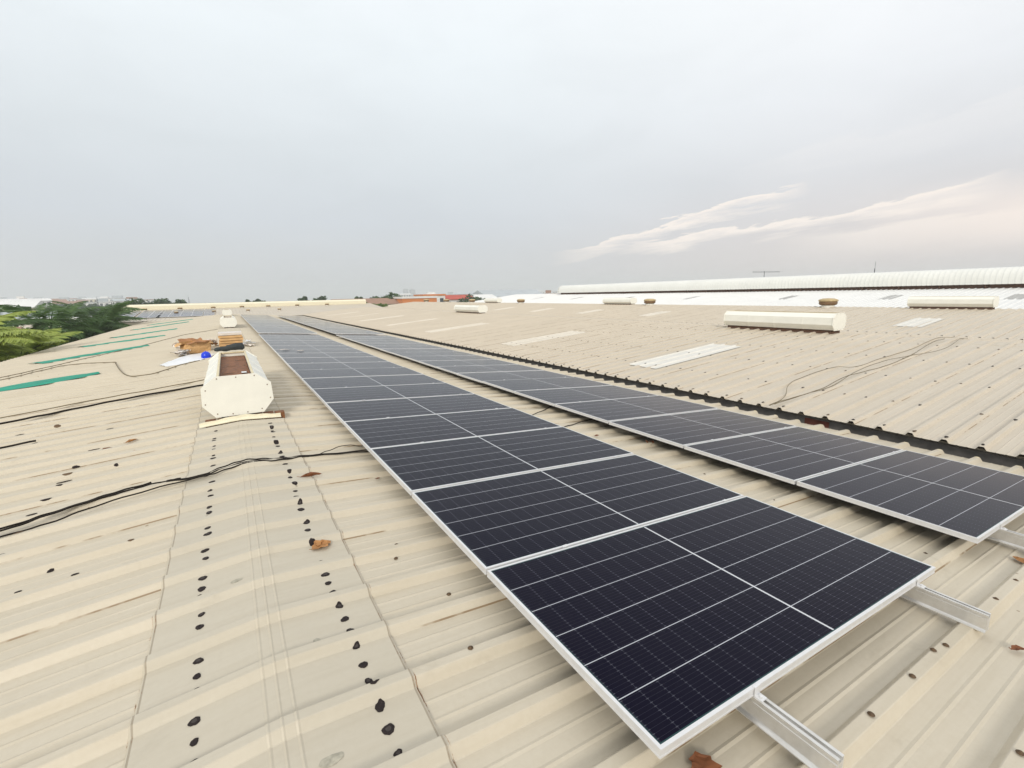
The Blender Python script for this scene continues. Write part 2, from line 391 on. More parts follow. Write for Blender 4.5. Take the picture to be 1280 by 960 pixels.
def rib_profile(y0, y1, pitch=PITCH, off=RY0, h=.040, swage=True):
    pts = []
    k = math.floor((y0-off)/pitch)-1
    while True:
        c = off+k*pitch
        if c-pitch > y1: break
        q = [(c-.052, 0), (c-.048, .002), (c-.024, h-.002), (c-.020, h), (c+.020, h), (c+.024, h-.002), (c+.048, .002), (c+.052, 0)]
        if swage:
            for sx in (.125, .215): q += [(c+sx-.012, 0), (c+sx, .0035), (c+sx+.012, 0)]
        pts += q; k += 1
    pts = [p for p in pts if y0 < p[0] < y1]
    return [(y0, 0)]+pts+[(y1, 0)]
def corr(name, xs, zf, y0, y1, mat_, parent, lift=0., pitch=PITCH, h=.040, swage=True, wob=.0025, off=RY0, xj=None):
    mb = MB(); prof = rib_profile(y0, y1, pitch, off, h, swage)
    rows = []
    for i, x in enumerate(xs):
        row = []
        for (y, dz) in prof:
            n_ = noise.noise(Vector((x*1.3, y*1.1, 3.7)))*wob+noise.noise(Vector((x*.35, y*.4, 9.1)))*wob*1.5
            xx = x
            if xj and i in (0, len(xs)-1):
                xx += xj*(noise.cell(Vector((math.floor((y-RY0+.03)/(3*PITCH))*1.37+i, .5, .5)))-.5)
            row.append((xx, y, zf(x)+dz+lift+n_))
        rows.append(row)
    mb.grid(rows)
    return mb.build(name, mat_, parent)
def lin(a, b, n): return [a+(b-a)*i/(n-1) for i in range(n)]

# ================================================================ ground, haze
mg, ntg, bg_ = mat('ground_scrub', (.10, .12, .06), .95)
gg = ntg.nodes.new('ShaderNodeNewGeometry')
cg = MIX(ntg, RAMP(ntg, NOISE(ntg, gg.outputs['Position'], .02, 8, .65), [(.4, 0.), (.6, 1.)]), (.05, .085, .03), (.26, .23, .17))
cg = MIX(ntg, RAMP(ntg, NOISE(ntg, gg.outputs['Position'], .25, 6, .65), [(.45, 0.), (.6, 1.)]), cg, (.06, .09, .035)); lk(ntg, cg, bg_.inputs['Base Color'])
mb = MB(); mb.quad((-1490, -290, GZ), (2290, -290, GZ), (2290, 2490, GZ), (-1490, 2490, GZ))
tag(mb.build('ground', mg), kind='structure')

mh = bpy.data.materials.new('haze_air'); mh.use_nodes = True; nh = mh.node_tree; nh.nodes.clear()
pv = N(nh, 'ShaderNodeVolumePrincipled'); pv.inputs['Color'].default_value = (.95, .97, .99, 1); pv.inputs['Density'].default_value = .0006; pv.inputs['Anisotropy'].default_value = .1
oh = N(nh, 'ShaderNodeOutputMaterial'); lk(nh, pv.outputs[0], oh.inputs['Volume'])
mb = MB(); mb.box(-1500, 2300, -300, 2500, GZ-1, 48)
tag(mb.build('haze', mh), kind='stuff')

# ================================================================ BUILDING A (we stand on its ridge)
A = thing('warehouse', (0, 25, GZ), 'low-pitched cream warehouse roof in the foreground carrying the two long solar rows', 'warehouse')
xsL = [-7.0, -6.6, -6.0, -5.2, -4.4, -3.6, -2.9, -2.2, -1.6, -1.0, -.6, -.3]
corr('roof', xsL, za, Y0, Y1, M['roof'], A, wob=.004)
roofR = corr('roof', [-x for x in reversed(xsL)]+[7.37], za, Y0, Y1, M['roof'], A, wob=.004)
# ridge cap, profiled, with three crimped fold lines along the middle
def zcap(x):
    z = -T*math.sqrt(x*x+.0009)+.0115
    for c0 in (-.045, 0., .047):
        d = abs(x-c0)
        if d < .006: z += .0035*(1-d/.006)
    return z
capx = [-.468, -.467, -.40, -.28, -.15, -.08, -.052, -.045, -.038, -.02, -.006, 0, .006, .025, .040, .047, .054, .09, .16, .28, .40, .467, .468]
def zcap2(x): return zcap(x) if abs(x) < .4675 else za(x)-.004
cap = corr('ridge_cap', capx, zcap2, Y0, Y1, M['cap'], A, swage=False, wob=.005, h=.034, xj=.012)
# sealant daubs over the fasteners of the cap
LEFT = [(-0.267,0.848),(-0.269,0.937),(-0.273,1.034),(-0.267,1.178),(-0.276,1.276),(-0.275,1.371),(-0.283,1.528),(-0.280,1.617),(-0.276,1.715),(-0.281,1.862),(-0.284,1.958),(-0.283,2.069),(-0.276,2.297),(-0.284,2.401),(-0.275,2.634),(-0.278,2.730),(-0.280,2.885),(-0.277,2.991),(-0.278,3.097),(-0.275,3.334),(-0.281,3.455),(-0.271,3.663),(-0.288,3.956),(-0.274,4.120),(-0.279,4.360),(-0.277,4.454),(-0.278,4.685),(-0.276,4.806),(-0.284,5.041),(-0.280,5.123),(-0.272,5.465)]
RIGHT = [(0.320,0.517),(0.318,0.620),(0.319,0.729),(0.327,0.828),(0.313,0.871),(0.316,0.966),(0.316,1.086),(0.317,1.205),(0.312,1.302),(0.309,1.416),(0.304,1.550),(0.297,1.646),(0.299,1.739),(0.302,1.886),(0.291,2.116),(0.290,2.329),(0.299,2.442),(0.293,2.680),(0.302,2.792),(0.292,2.938),(0.300,3.057),(0.310,3.164),(0.298,3.390),(0.306,3.493),(0.299,3.775),(0.302,3.874),(0.296,4.022),(0.291,4.141),(0.290,4.399),(0.285,4.503),(0.284,4.798),(0.288,4.904),(0.289,5.073),(0.294,5.189),(0.298,5.480)]
def ribz(y, h=.040, off=RY0):
    d = abs(((y-off+PITCH/2) % PITCH)-PITCH/2)
    return h if d < .022 else h*max(0, (.05-d)/.028) if d < .05 else 0
def blob(name, x, y, z, rx, ry, parent, mats, seed, th=.0035, ring=False, slope=0., arm=0, zfun=None):
    q = random.Random(seed); mb = MB(); n = 22; ph = [q.uniform(0, 6.28) for _ in range(3)]
    def rad(t): return 1+.10*math.sin(2*t+ph[0])+.07*math.sin(3*t+ph[1])+.05*math.sin(7*t+ph[2])+arm*max(0, math.cos(t-1.1))**6
    levels = [(1.0, 0), (.85, th*.8), (.45, th), (.16, th*(.35 if ring else 1.0)), (0.001, th*(.3 if ring else 1.0))]
    rows = []
    for (k, dz) in levels:
        row = []
        for i in range(n+1):
            t = 2*math.pi*i/n; rr = rad(t)*k
            xx, yy = rx*rr*math.cos(t), ry*rr*math.sin(t)
            row.append((x+xx, y+yy, (zfun(x+xx, y+yy) if zfun else z+slope*xx)+dz))
        rows.append(row)
    mb.grid(rows)
    o = mb.build(name, mats, parent, smooth=True)
    if ring:
        for i, p in enumerate(o.data.polygons):
            if i//n >= 2 and seed % 3: p.material_index = 1
    return o
def capz(x, y):
    return zcap(x)+ribz(y, .034)+noise.noise(Vector((x*1.3, y*1.1, 3.7)))*.005+noise.noise(Vector((x*.35, y*.4, 9.1)))*.0075+.0012
for side, pts in ((-1, LEFT), (1, RIGHT)):
    for i, (x, y) in enumerate(pts):
        sx = T if side < 0 else -T
        k = (.0175 if y < 1.8 else .020)+rnd.uniform(-.003, .005)
        blob('sealant_spot', x, y, 0, k*.95, k*rnd.uniform(.8, 1.15), cap, [M['seal'], M['seal_ring']], i*7+side, ring=True, slope=sx, arm=rnd.choice([0, 0, .15, .25]) if side > 0 else rnd.choice([0, 0, 0, .3]), zfun=capz)
# grey chalk patches and small holes on the cap
for i, (x, y, a, b) in enumerate([(.124, .60, .036, .022), (-.124, 1.92, .028, .016), (.173, 1.213, .014, .013)]):
    blob('chalk_patch', x, y, zcap(x)+.0015, a, b, cap, zfun=capz, mats=noisy('grey_patch', (.40, .37, .29), .8, 0, 60, .3), seed=90+i, th=.0012, slope=-T if x > 0 else T)
# smears and torn sealant on the left slope, along fastener lines
SM = [(-2.137,7.567),(-2.114,6.610),(-2.500,7.544),(-1.789,6.704),(-1.462,6.823),(-1.426,7.743),(-1.434,5.805),(-1.455,5.172),(-1.488,9.763),(-2.124,5.666),(-1.447,4.859),(-1.475,10.891),(-3.132,15.491),(-2.848,12.252),(-2.864,11.402),(-2.144,13.411),(-1.449,4.743),(-1.426,4.525),(-1.429,4.182),(-1.433,3.867),(-1.423,3.536),(-1.405,3.214),(-1.079,2.790),(-1.178,2.637),(-1.088,4.847),(-.697,2.825),(-.939,2.646)]
for i, (x, y) in enumerate(SM):
    q = random.Random(i+40); sm = i in (12, 13, 14, 15) or x > -1.2
    blob('sealant_smear', x, y, za(x)+ribz(y)+.002, (.018 if sm else q.uniform(.022, .055)), (.009 if sm else q.uniform(.008, .014)), A, M['seal'] if i % 5 else M['screw'], 300+i, th=.004, zfun=lambda a, b: za(a)+ribz(b)+.004)
for i, (x, y) in enumerate([(3.835,-.222),(3.450,-.222),(2.693,-.222),(2.305,-.222),(1.916,-.222),(3.843,.20),(3.532,.268),(2.596,-.205),(.737,.814),(.697,1.743),(.736,1.851),(.832,1.268),(2.508,.213),(2.716,-.56),(2.2,-.56),(3.1,-.56),(3.7,1.15),(3.72,1.83)]):
    mb = MB(); z = za(x)+ribz(y)+.001
    mb.lathe([(.013, 0), (.012, .002), (.006, .0025), (.006, .007), (.0001, .0075)], (x, y, z), 10)
    mb.build('roof_screw', M['screw'], A, True)
# rooflights on the left slope are under green netting (below); gutter in the valley
mb = MB()
mb.box(7.15, 7.62, Y0, Y1, -.95, -.93); mb.box(7.15, 7.17, Y0, Y1, -.929, -.60); mb.box(7.60, 7.62, Y0, Y1, -.929, -.50)
mb.build('valley_gutter', M['gutter'], A)
mb = MB(); mb.box(7.595, 7.5975, 2.5, 2.85, -.66, -.52); mb.build('gutter_patch', M['brick'], A)
# drip bumps: torn foam closures at the rib ends
for k in range(0, 84):
    y = RY0+k*PITCH; q = random.Random(k); mb = MB()
    mb.lathe([(.03, -.035), (.036, 0), (.02, .022), (.001, .026)], (7.35+q.uniform(-.012, .012), y, za(7.3)+.012), 8)
    mb.build('rib_closure', M['rim'], A, True)
mb = MB(); mb.extrude_y([(-6.96, za(7)-.05), (-7.1, za(7)-.06), (-7.1, za(7)-.2), (-6.96, za(7)-.2)], Y0, Y1); mb.build('eave_gutter', M['vent_dark'], A)
# walls
def walls(parent, x0, x1, y0, y1, ztop, name='wall', mm='wall'):
    mb = MB(); t = .2
    zt = ztop
    mb.box(x0, x0+t, y0, y1, GZ, zt(x0)-.06); mb.box(x1-t, x1, y0, y1, GZ, zt(x1)-.06)
    n = 12; xs = lin(x0+t+.001, x1-t-.001, n)
    for yy, ye in ((y0, y0+t), (y1-t, y1)):
        prof = [(x, zt(x)-.06) for x in xs]+[(xs[-1], GZ), (xs[0], GZ)]
        mb.extrude_y(prof, yy, ye)
    mb.build(name, M[mm], parent)
walls(A, -6.9, 6.95, Y0+.1, Y1-.1, za)

# ================================================================ BUILDING B and C (beige neighbours), D (white)
B = thing('warehouse', (15, 25, GZ), 'beige warehouse roof right of the solar rows across the dark valley gutter', 'warehouse')
xsB = [7.45, 7.6, 8.4, 9.4, 10.4, 11.4, 12.4, 13.4, 14.3, 14.9]
corr('roof', xsB, zb, Y0, 60, M['roof_b'], B, wob=.004)
corr('roof', [14.9]+[29.8-x for x in reversed(xsB[:-1])], zb, Y0, 60, M['roof_b'], B, wob=.004)
def capB(zf, xc, y0, y1, parent, mm, wid=.35):
    mb = MB(); rows = []
    prof = rib_profile(y0, y1, swage=False)
    for x in (-wid, -wid+.01, -.1, 0, .1, wid-.01, wid):
        rows.append([(xc+x, y, zf(xc+x)+dz+(.008 if abs(x) < wid else -.003)) for (y, dz) in prof])
    mb.grid(rows); return mb.build('ridge_cap', mm, parent)
capb = capB(zb, 14.9, Y0, 60, B, M['roof_b'], .46)
walls(B, 7.66, 22.2, Y0+.1, 59.9, zb)
# sealed fasteners in rows over the purlins: the nearest hundred or so singly
fl = []
for xr in (7.53, 8.78, 10.40, 12.05, 13.80, 15.3):
    for k in range(-3, 42):
        y = RY0+k*PITCH
        d = math.hypot(xr, y+.8)
        if rnd.random() < (.92 if xr > 7.6 else .9): fl.append((d/ (1.5 if xr < 7.6 else 1), xr+rnd.uniform(-.02, .02), y+rnd.uniform(-.02, .02)))
fl.sort(); fl = [a for a in fl if a[2] > -.8]
def fspot(mbx, x, y, q):
    z = zb(x)+ribz(y)+.002; a = q.uniform(.022, .045); b_ = q.uniform(.014, .022); n = 8
    base = len(mbx.v); ph = q.uniform(0, 6)
    for (k, dz) in ((1, 0), (.7, .006), (.001, .008)):
        for i in range(n+1):
            t = 6.2832*i/n; rr = k*(1+.25*math.sin(3*t+ph)) if i < n else k*(1+.25*math.sin(ph))
            mbx.v.append((x+a*rr*math.cos(t), y+b_*rr*math.sin(t), z+dz+(TB if x < 14.9 else -TB)*a*rr*math.cos(t)))
    for j in range(2):
        for i in range(n): mbx.f.append((base+j*(n+1)+i, base+j*(n+1)+i+1, base+(j+1)*(n+1)+i+1, base+(j+1)*(n+1)+i)); mbx.m.append(0)
for i, (d, x, y) in enumerate(fl[:98]):
    mb = MB(); fspot(mb, x, y, random.Random(i)); mb.build('sealed_fastener', M['seal'] if i % 3 else M['screw'], B, True)
mb = MB()
for i, (d, x, y) in enumerate(fl[98:]): fspot(mb, x, y, random.Random(i))
tag(mb.build('sealed_fasteners', M['screw'], B, True), kind='stuff')
def rooflight(parent, zf, x0, x1, y0, y1, mm, name='rooflight'):
    s = abs(x1-x0); xs = lin(x0, x1, 5)
    o = corr(name, xs, zf, y0, y1, M[mm], parent, lift=.014, wob=.002, swage=False, h=.026)
    return o
for y0, w_ in ((6.72, .86), (13.2, .9), (21.0, .9), (28.0, .9), (35.0, .9), (42.0, .9), (49, .9)):
    rooflight(B, zb, 8.55, 11.9, y0, y0+w_, 'skylight' if y0 < 7 else 'skylight_tan')

Cb = thing('warehouse', (30, 30, GZ), 'beige warehouse roof beyond the ridge of the big octagonal ventilator', 'warehouse')
xsC = [22.4, 24, 26, 28, 29.2, 30]
corr('roof', xsC, zc, Y0, 84, M['roof_b'], Cb, swage=False, wob=.006)
corr('roof', [30, 32, 34.5], zc, Y0, 84, M['roof_b'], Cb, swage=False, wob=.006)
capB(zc, 30, Y0, 84, Cb, M['roof_b'])
walls(Cb, 22.45, 34.4, Y0+.1, 83.9, zc)
for i, y0 in enumerate((.4, 6.75, 14.2, 21.3, 28, 35, 42)):
    rooflight(Cb, zc, 24.2, 26.6, y0, y0+1.0, 'skylight' if i < 2 else 'skylight_tan')
# valley between B and C
mb = MB(); mb.box(22.27, 22.44, Y0, 60, -.9, -.42); mb.build('valley_gutter', M['gutter'], Cb)

Db = thing('industrial_hall', (45, 40, GZ), 'bright white hall roof behind the beige roofs with a long rounded ventilator on top', 'industrial hall')
corr('roof', [34.9, 37, 39, 41, 43, 45.3], zd, Y0-2, 72, M['roof_d'], Db, swage=False, wob=.006, h=.04)
corr('roof', [45.3, 50, 56], zd, Y0-2, 72, M['roof_d'], Db, swage=False, wob=.006, h=.04)
walls(Db, 35.0, 55.9, Y0-1.9, 71.9, zd, mm='white_wall')
for y0 in (.5, 7.0, 13.2, 20.2, 29.7, 38.6, 47.8, 57):
    rooflight(Db, zd, 38.9, 41.0, y0, y0+.75, 'skylight_grey')
# long rounded ridge ventilator: ribbed barrel on a recessed dark throat
def barrel(x0, x1, y0, y1, zbot, h):
    mb = MB(); rows = []; y = y0; n = 16; xc = (x0+x1)/2; hw = (x1-x0)/2
    ys = []
    while y < y1: ys += [(y, 0), (y+.20, 0), (y+.225, .012), (y+.255, .012), (y+.28, 0)]; y += .30
    ys.append((y1, 0))
    for i in range(n+1):
        t = math.pi*(i/n)
        a = 3.0
        cx, sx = math.cos(t), math.sin(t)
        px = -hw*math.copysign(abs(cx)**(2/a), cx); pz = h*abs(sx)**(2/a)
        rows.append([(xc+px*(1+e/hw), yy, zbot+pz+e) for (yy, e) in ys])
    mb.grid(rows)
    return mb, [(rw[0], rw[-1]) for rw in rows]
BVm = M['vent_dark']
BV = thing('roof_ventilator', (45.3, 25, 1.3), 'long off-white rounded ventilator running along the top of the white hall', 'roof ventilator')
mb, ends = barrel(43.9, 46.7, -8, 57.4, 1.43, 1.11); mb.build('hood', M['barrel'], BV, True)
mb = MB()
for kk in (0, 1):
    p = [e[kk] for e in ends]; yy = p[0][1]
    n0 = len(mb.v); mb.v += p; mb.f.append(tuple(range(n0, n0+len(p)))); mb.m.append(0)
mb.build('end_plate', M['barrel'], BV)
mb = MB(); mb.box(44.15, 46.45, -7.9, 57.2, .9, 1.60); mb.build('throat', M['vent_dark'], BV)
mb = MB()
for k in range(0, 27): mb.box(43.95, 44.14, -7+k*2.4, -6.94+k*2.4, 1.2, 1.56)
mb.build('bracket', BVm, BV)

# ================================================================ building E: cross ridge at the far end with panels
E = thing('warehouse', (0, 65, GZ), 'far cross warehouse at the end of the ridge with a cream bar along its top', 'warehouse')
def ze(y): return -.45+.078*(y-57.5) if y < 70 else -.45+.078*12.5-.078*(y-70)
ex0, ex1 = -10.6, 18.2
mb = MB(); xs_ = []; x = ex0
while x < ex1: xs_ += [(x, 0), (x+.25, 0), (x+.27, .03), (x+.31, .03), (x+.33, 0)]; x += .34
mb.grid([[(x, y, ze(y)+dz) for (x, dz) in xs_] for y in (57.5, 62, 66, 70, 74, 82)])
mb.build('roof', M['roof_b'], E)
mb = MB(); mb.box(ex0+.1, ex1-.1, 57.6, 57.8, GZ, ze(57.5)-.05); mb.box(ex0+.1, ex1-.1, 81.7, 81.9, GZ, ze(82)-.05)
mb.box(ex0+.1, ex0+.3, 57.81, 81.69, GZ, -.55); mb.box(ex1-.3, ex1-.1, 57.81, 81.69, GZ, -.55)
mb.build('wall', M['wall'], E)
mb = MB(); mb.extrude_y([(0, 0)], 0, 0, caps=False) if False else None
pr = [(69.3, .44), (69.25, .92), (69.5, 1.12), (70.5, 1.12), (70.75, .92), (70.7, .44)]
mb = MB(); n0 = 0
for xx in (ex0, ex1-.6):
    for (y, z) in pr: mb.v.append((xx, y, z))
k = len(pr)
for i in range(k): j = (i+1) % k; mb.f.append((i, j, k+j, k+i)); mb.m.append(0)
mb.f.append(tuple(range(k))); mb.m.append(0); mb.f.append(tuple(k+i for i in reversed(range(k)))); mb.m.append(0)
RV = thing('roof_ventilator', (4, 70, .5), 'straight cream ventilator bar along the top of the far cross warehouse', 'roof ventilator')
mb.build('hood', M['flash'], RV)
mb = MB(); mb.box(ex0+.3, ex1-1, 69.5, 70.5, .3, .60); mb.build('throat', M['vent_dark'], RV)

# ================================================================ solar panels
def panel_proto(name, glass, loc, label, group):
    t = thing(name, loc, label, 'solar panel', group)
    mb = MB(); w_, h_ = .012, .035
    z0, z1 = -h_, 0.
    o = Vector(loc)
    def bx(x0, x1, y0, y1, za_, zb_): mb.box(x0+o.x, x1+o.x, y0+o.y, y1+o.y, za_+o.z, zb_+o.z)
    bx(0, w_, 0, PL, z0, z1); bx(PW-w_, PW, 0, PL, z0, z1); bx(w_, PW-w_, 0, w_, z0, z1); bx(w_, PW-w_, PL-w_, PL, z0, z1)
    # lower flange of the frame (turned inward) and a grooved outer face
    bx(-.0015, 0, 0, PL, z0, z0+.006); bx(0, PW, -.0015, 0, z0, z0+.006)
    bx(-.0015, 0, 0, PL, -.009, z1); bx(0, PW, -.0015, 0, -.009, z1)
    bx(w_, w_+.025, w_, PL-w_, z0, z0+.002); bx(PW-w_-.025, PW-w_, w_, PL-w_, z0, z0+.002)
    fr_ = mb.build('frame', M['alu'], t)
    mb = MB(); bx(w_, PW-w_, w_, PL-w_, -.008, -.0018); mb.build('cell_glass', glass, t)
    mb = MB(); bx(PW/2-.08, PW/2+.08, PL-.16, PL-.09, -.028, -.0081); mb.build('junction_box', M['cable'], t)
    return t
ZP0 = .1647
def pz(x): return ZP0-T*x
GAPY = .20
def py(k): return k*1.158+(GAPY if k >= 18 else 0)
c_, s_ = math.cos(math.atan(T)), math.sin(math.atan(T))
X1 = 1.0; X2 = 1.0+(2.278+.741)*c_
ptilt = math.atan(T)
proto = panel_proto('solar_panel', M['cells'], (X1, 0, pz(X1)), 'black solar panel nearest the camera, first in the left-hand row', 'solar panels of the left-hand row')
proto.rotation_euler = (0, ptilt, 0)
pch = children(proto)
NP = 42
for row in range(2):
    for k in range(NP):
        if row == 0 and k == 0: continue
        side = 'left-hand' if row == 0 else 'right-hand'
        xx = X1 if row == 0 else X2
        lab = 'black solar panel, %s from the near end of the %s row' % (ordinal(k+1), side)
        if k == 0: lab = 'black solar panel at the near end of the right-hand row by the frame edge'
        if k == NP-1: lab = 'black solar panel at the very far end of the %s row' % side
        dz = rnd.uniform(-.003, .003) if k else 0
        if k >= 18: dz += .05
        o = copy_tree(proto, (xx, py(k)+rnd.uniform(-.002, .002), pz(xx)+dz), lab, ch=pch)
        o.rotation_euler = (rnd.uniform(-.0016, .0016), ptilt+rnd.uniform(-.0012, .0012), 0)
        o['group'] = 'solar panels of the %s row' % side
# mounting rails
def rail(x, label):
    y0, y1 = -.285, py(NP)+.1
    z = pz(x)-.035
    t = thing('mounting_rail', (x, 0, z-.09), label, 'mounting rail', 'aluminium rails under the panels')
    hw = .021
    H = .092
    prof = [(-hw, -H), (hw+.012, -H), (hw+.012, -H+.004), (hw, -H+.004), (hw, 0), (.007, 0), (.007, -.003), (.014, -.003), (.014, -.016), (-.014, -.016), (-.014, -.003), (-.007, -.003), (-.007, 0), (-hw, 0), (-hw, -.012), (-hw+.003, -.014), (-hw+.003, -.020), (-hw, -.022), (-hw, -H+.014), (-hw-.003, -H+.010), (-hw-.014, -H+.004), (-hw-.014, -H)]
    mb = MB(); mb.extrude_y([(x+a, z-.0008+b-T*a) for (a, b) in prof], y0, y1)
    mb.build('channel', M['rail'], t)
    # end clamp with bolt
    mb = MB(); mb.box(x-.016, x+.016, -.034, -.0025, z, z+.004); mb.box(x-.016, x+.016, -.006, -.0025, z+.0042, z+.0352); mb.box(x-.016, x+.016, -.0058, .007, z+.0354, z+.039)
    mb.lathe([(.007, 0), (.007, .007), (.0001, .0075)], (x, -.021, z+.0042), 8); cl_ = mb.build('end_clamp', M['alu'], t)
    mb = MB()
    for k in range(1, NP):
        if k == 18: continue
        zz = pz(x)+(.05 if k > 18 else 0)
        mb.box(x-.018, x+.018, py(k)-.017, py(k)+.002, zz+.003, zz+.0065)
    tag(mb.build('mid_clamp', M['alu'], t), kind='stuff')
    mb = MB()
    for k in range(-1, 140):
        yy = RY0+k*PITCH
        if yy < y0 or k % 3: continue
        mb.box(x+hw+.0125, x+hw+.05, yy-.02, yy+.02, za(x)+.041-T*.05, za(x)+.045-T*.05)
        mb.lathe([(.006, 0), (.006, .006), (.0001, .0065)], (x+hw+.03, yy, za(x)+.0452-T*.05), 6)
    mb.build('foot_bracket', M['alu'], t)
    return t
rail(X1+.515, 'long grey rail under the left-hand panel row, on its uphill side')
rail(X1+2.02, 'long grey rail under the left-hand panel row, on its downhill side')
rail(X2+.49, 'long grey rail under the right-hand panel row, on its uphill side')
rail(X2+2.0, 'long grey rail under the right-hand panel row, on its downhill side')
# bent bright bracket poking out under the third joint is ignored; panels on building E
def far_panel(loc, label):
    return None
fx = []
for bi, (bx0, nb) in enumerate(((-10.4, 2), (-8.1, 2), (-6.4, 2), (-4.35, 2), (-2.25, 1))):
    for c in range(nb):
        for rr in range(7): fx.append((bi, bx0+c*1.02-(0), 60.0+rr*1.04, c, rr))
fp = None
names = ['leftmost', 'second', 'third', 'fourth', 'fifth']
mfe = mat('grey_solar_glass', (.16, .15, .16), .25)[0]
for (bi, x, y, c, rr) in fx:
    lab = 'far solar panel on the cross warehouse, %s block, %s column, %s row up' % (['first', 'second', 'third', 'fourth', 'fifth'][bi], ['left', 'right'][c], ordinal(rr+1))
    if bi == 4: lab = 'greyer far solar panel in the rightmost block, %s row up' % ordinal(rr+1)
    z = ze(y)+.10
    if fp is None or bi == 4 and rr == 0:
        t = thing('solar_panel', (x, y, z), lab, 'solar panel', 'solar panels on the far cross warehouse')
        mb = MB(); mb.box(x, x+1.0, y, y+.02, z-.035, z); mb.box(x, x+1.0, y+1.0, y+1.02, z-.035, z); mb.box(x, x+.02, y+.0205, y+.9995, z-.035, z); mb.box(x+.98, x+1.0, y+.0205, y+.9995, z-.035, z)
        mb.build('frame', M['alu'], t)
        mb = MB(); mb.box(x+.0205, x+.9795, y+.0205, y+.9995, z-.01, z-.002); mb.build('cell_glass', M['cells_far'] if bi < 4 else mfe, t)
        t.rotation_euler = (math.atan(.078), 0, 0); fp = t; fch = children(t)
    else:
        o = copy_tree(fp, (x, y, z), lab, ch=fch)

# ================================================================ octagonal ridge ventilators
def octo(loc, y1, label, flashing=True, sticker=False, zf=za):
    ox, oy, oz = loc
    t = thing('ridge_ventilator', (ox, oy, oz), label, 'roof ventilator', 'octagonal cream ventilators on the ridges')
    L = y1-oy
    out = [(-.19, .570), (-.21, .575), (-.355, .455), (-.365, .25), (-.25, .10), (.25, .10), (.365, .25), (.355, .455), (.21, .575), (.19, .570)]
    inn = [(.18, .52), (.20, .55), (.335, .44), (.345, .26), (.24, .12), (-.24, .12), (-.345, .26), (-.335, .44), (-.20, .55), (-.18, .52)]
    mb = MB(); mb.extrude_y([(ox+a, oz+b) for (a, b) in out+inn], oy+.021, y1-.021, caps=True)
    mb.build('hood', M['vent'], t)
    for yy in (oy, y1-.02):
        mb = MB(); pl_ = [(-.22, .585), (-.375, .460), (-.385, .24), (-.26, .085), (.26, .085), (.385, .24), (.375, .460), (.22, .585)]
        mb.extrude_y([(ox+a, oz+b) for (a, b) in pl_], yy, yy+.02); mb.build('end_plate', M['vent'], t)
    for k in range(1, 4):
        yk = oy+L*k/4
        mb = MB(); ring = [(a*1.012, b+.003*(1 if b > .3 else -1)) for (a, b) in out]
        mb.extrude_y([(ox+a, oz+b) for (a, b) in ring+inn], yk-.02, yk+.02); mb.build('seam_strip', M['vent'], t)
    mb = MB()
    for (a, b) in [(-.33, .43), (-.35, .26), (-.24, .13), (-.08, .11), (.08, .11), (.24, .13), (.35, .26), (.33, .43), (.2, .56), (0, .56), (-.2, .56)]:
        mb.box(ox+a-.006, ox+a+.006, oy-.004, oy-.0005, oz+b-.006, oz+b+.006)
    tag(mb.build('rivets', M['turb_dark'], t), kind='stuff')
    # brown inner sheets seen through the open top, in four lengths
    mb = MB(); n = 4
    for k in range(n):
        a, b = oy+.03+k*(L-.06)/n, oy+.03+(k+1)*(L-.06)/n-.008
        rows = []
        for xx in lin(-.178, .178, 9):
            rows.append([(ox+xx, yy, oz+.505+.008*math.sin(xx*70)*(1 if k % 2 else .6)+.006*noise.noise(Vector((xx*6, yy*2, k)))) for yy in lin(a, b, 8)])
        mb.grid(rows)
    mb.build('inner_sheet', M['vent_in'], t)
    mb = MB()
    for sx in (-1, 1): mb.box(ox+sx*.188-.012, ox+sx*.188+.012, oy+.022, y1-.022, oz+.571, oz+.583)
    mb.box(ox-.175, ox+.175, oy+.022, oy+.045, oz+.56, oz+.583); mb.box(ox-.175, ox+.175, y1-.045, y1-.022, oz+.56, oz+.583)
    mb.build('rim', M['rim'], t)
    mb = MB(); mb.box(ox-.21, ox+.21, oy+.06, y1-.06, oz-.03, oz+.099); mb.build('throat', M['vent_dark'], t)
    if flashing:
        mb = MB(); rows = []
        for k in range(17):
            xx = -.44+.88*k/16; zz = -T*math.sqrt(xx*xx+.002)
            lift = .012*max(0, math.cos(xx*5))+.004*math.sin(xx*30)
            rows.append([(ox+xx, oy-.07, oz+zz+.034), (ox+xx, oy-.072, oz+zz+.040+lift*.2), (ox+xx, oy-.03, oz+zz+.052+lift), (ox+xx, oy-.028, oz+zz+.080+lift), (ox+xx, oy-.022, oz+zz+.080+lift), (ox+xx, oy-.022, oz+zz+.03)])
        mb.grid(rows); mb.build('flashing', M['flash'], t)
        mb = MB()
        for k in range(7):
            xx = -.42+.14*k; mb.box(ox+xx*.9, ox+xx*.9+.11, oy-.018, oy+.10, oz-T*abs(xx)-.02, oz-T*abs(xx)+.07+.02*random.Random(k).random())
        mb.build('rusty_filler', M['vent_in'], t)
        tr = None
    if sticker:
        mb = MB(); mb.box(ox+.075, ox+.135, oy+.62, oy+.74, oz+.522, oz+.525); mb.build('paper_tag', M['white_sheet'], t)
    return t
octo((0, 5.75, 0), 8.85, 'open-topped cream ventilator nearest the camera on the foreground ridge, with rusty brown inside', sticker=True)
octo((0, 27.6, 0), 31.2, 'cream octagonal ventilator on the foreground ridge beyond the cardboard waste', flashing=False)
octo((0, 48.6, 0), 52.2, 'farthest cream ventilator on the foreground ridge before the cross warehouse', flashing=False)
octo((14.9, 5.70, .178), 9.1, 'big cream octagonal ventilator in the right middle of the beige roof', flashing=False)
octo((14.9, 27.5, .178), 31.4, 'small-looking cream ventilator far along the first beige ridge in the picture centre', flashing=False)
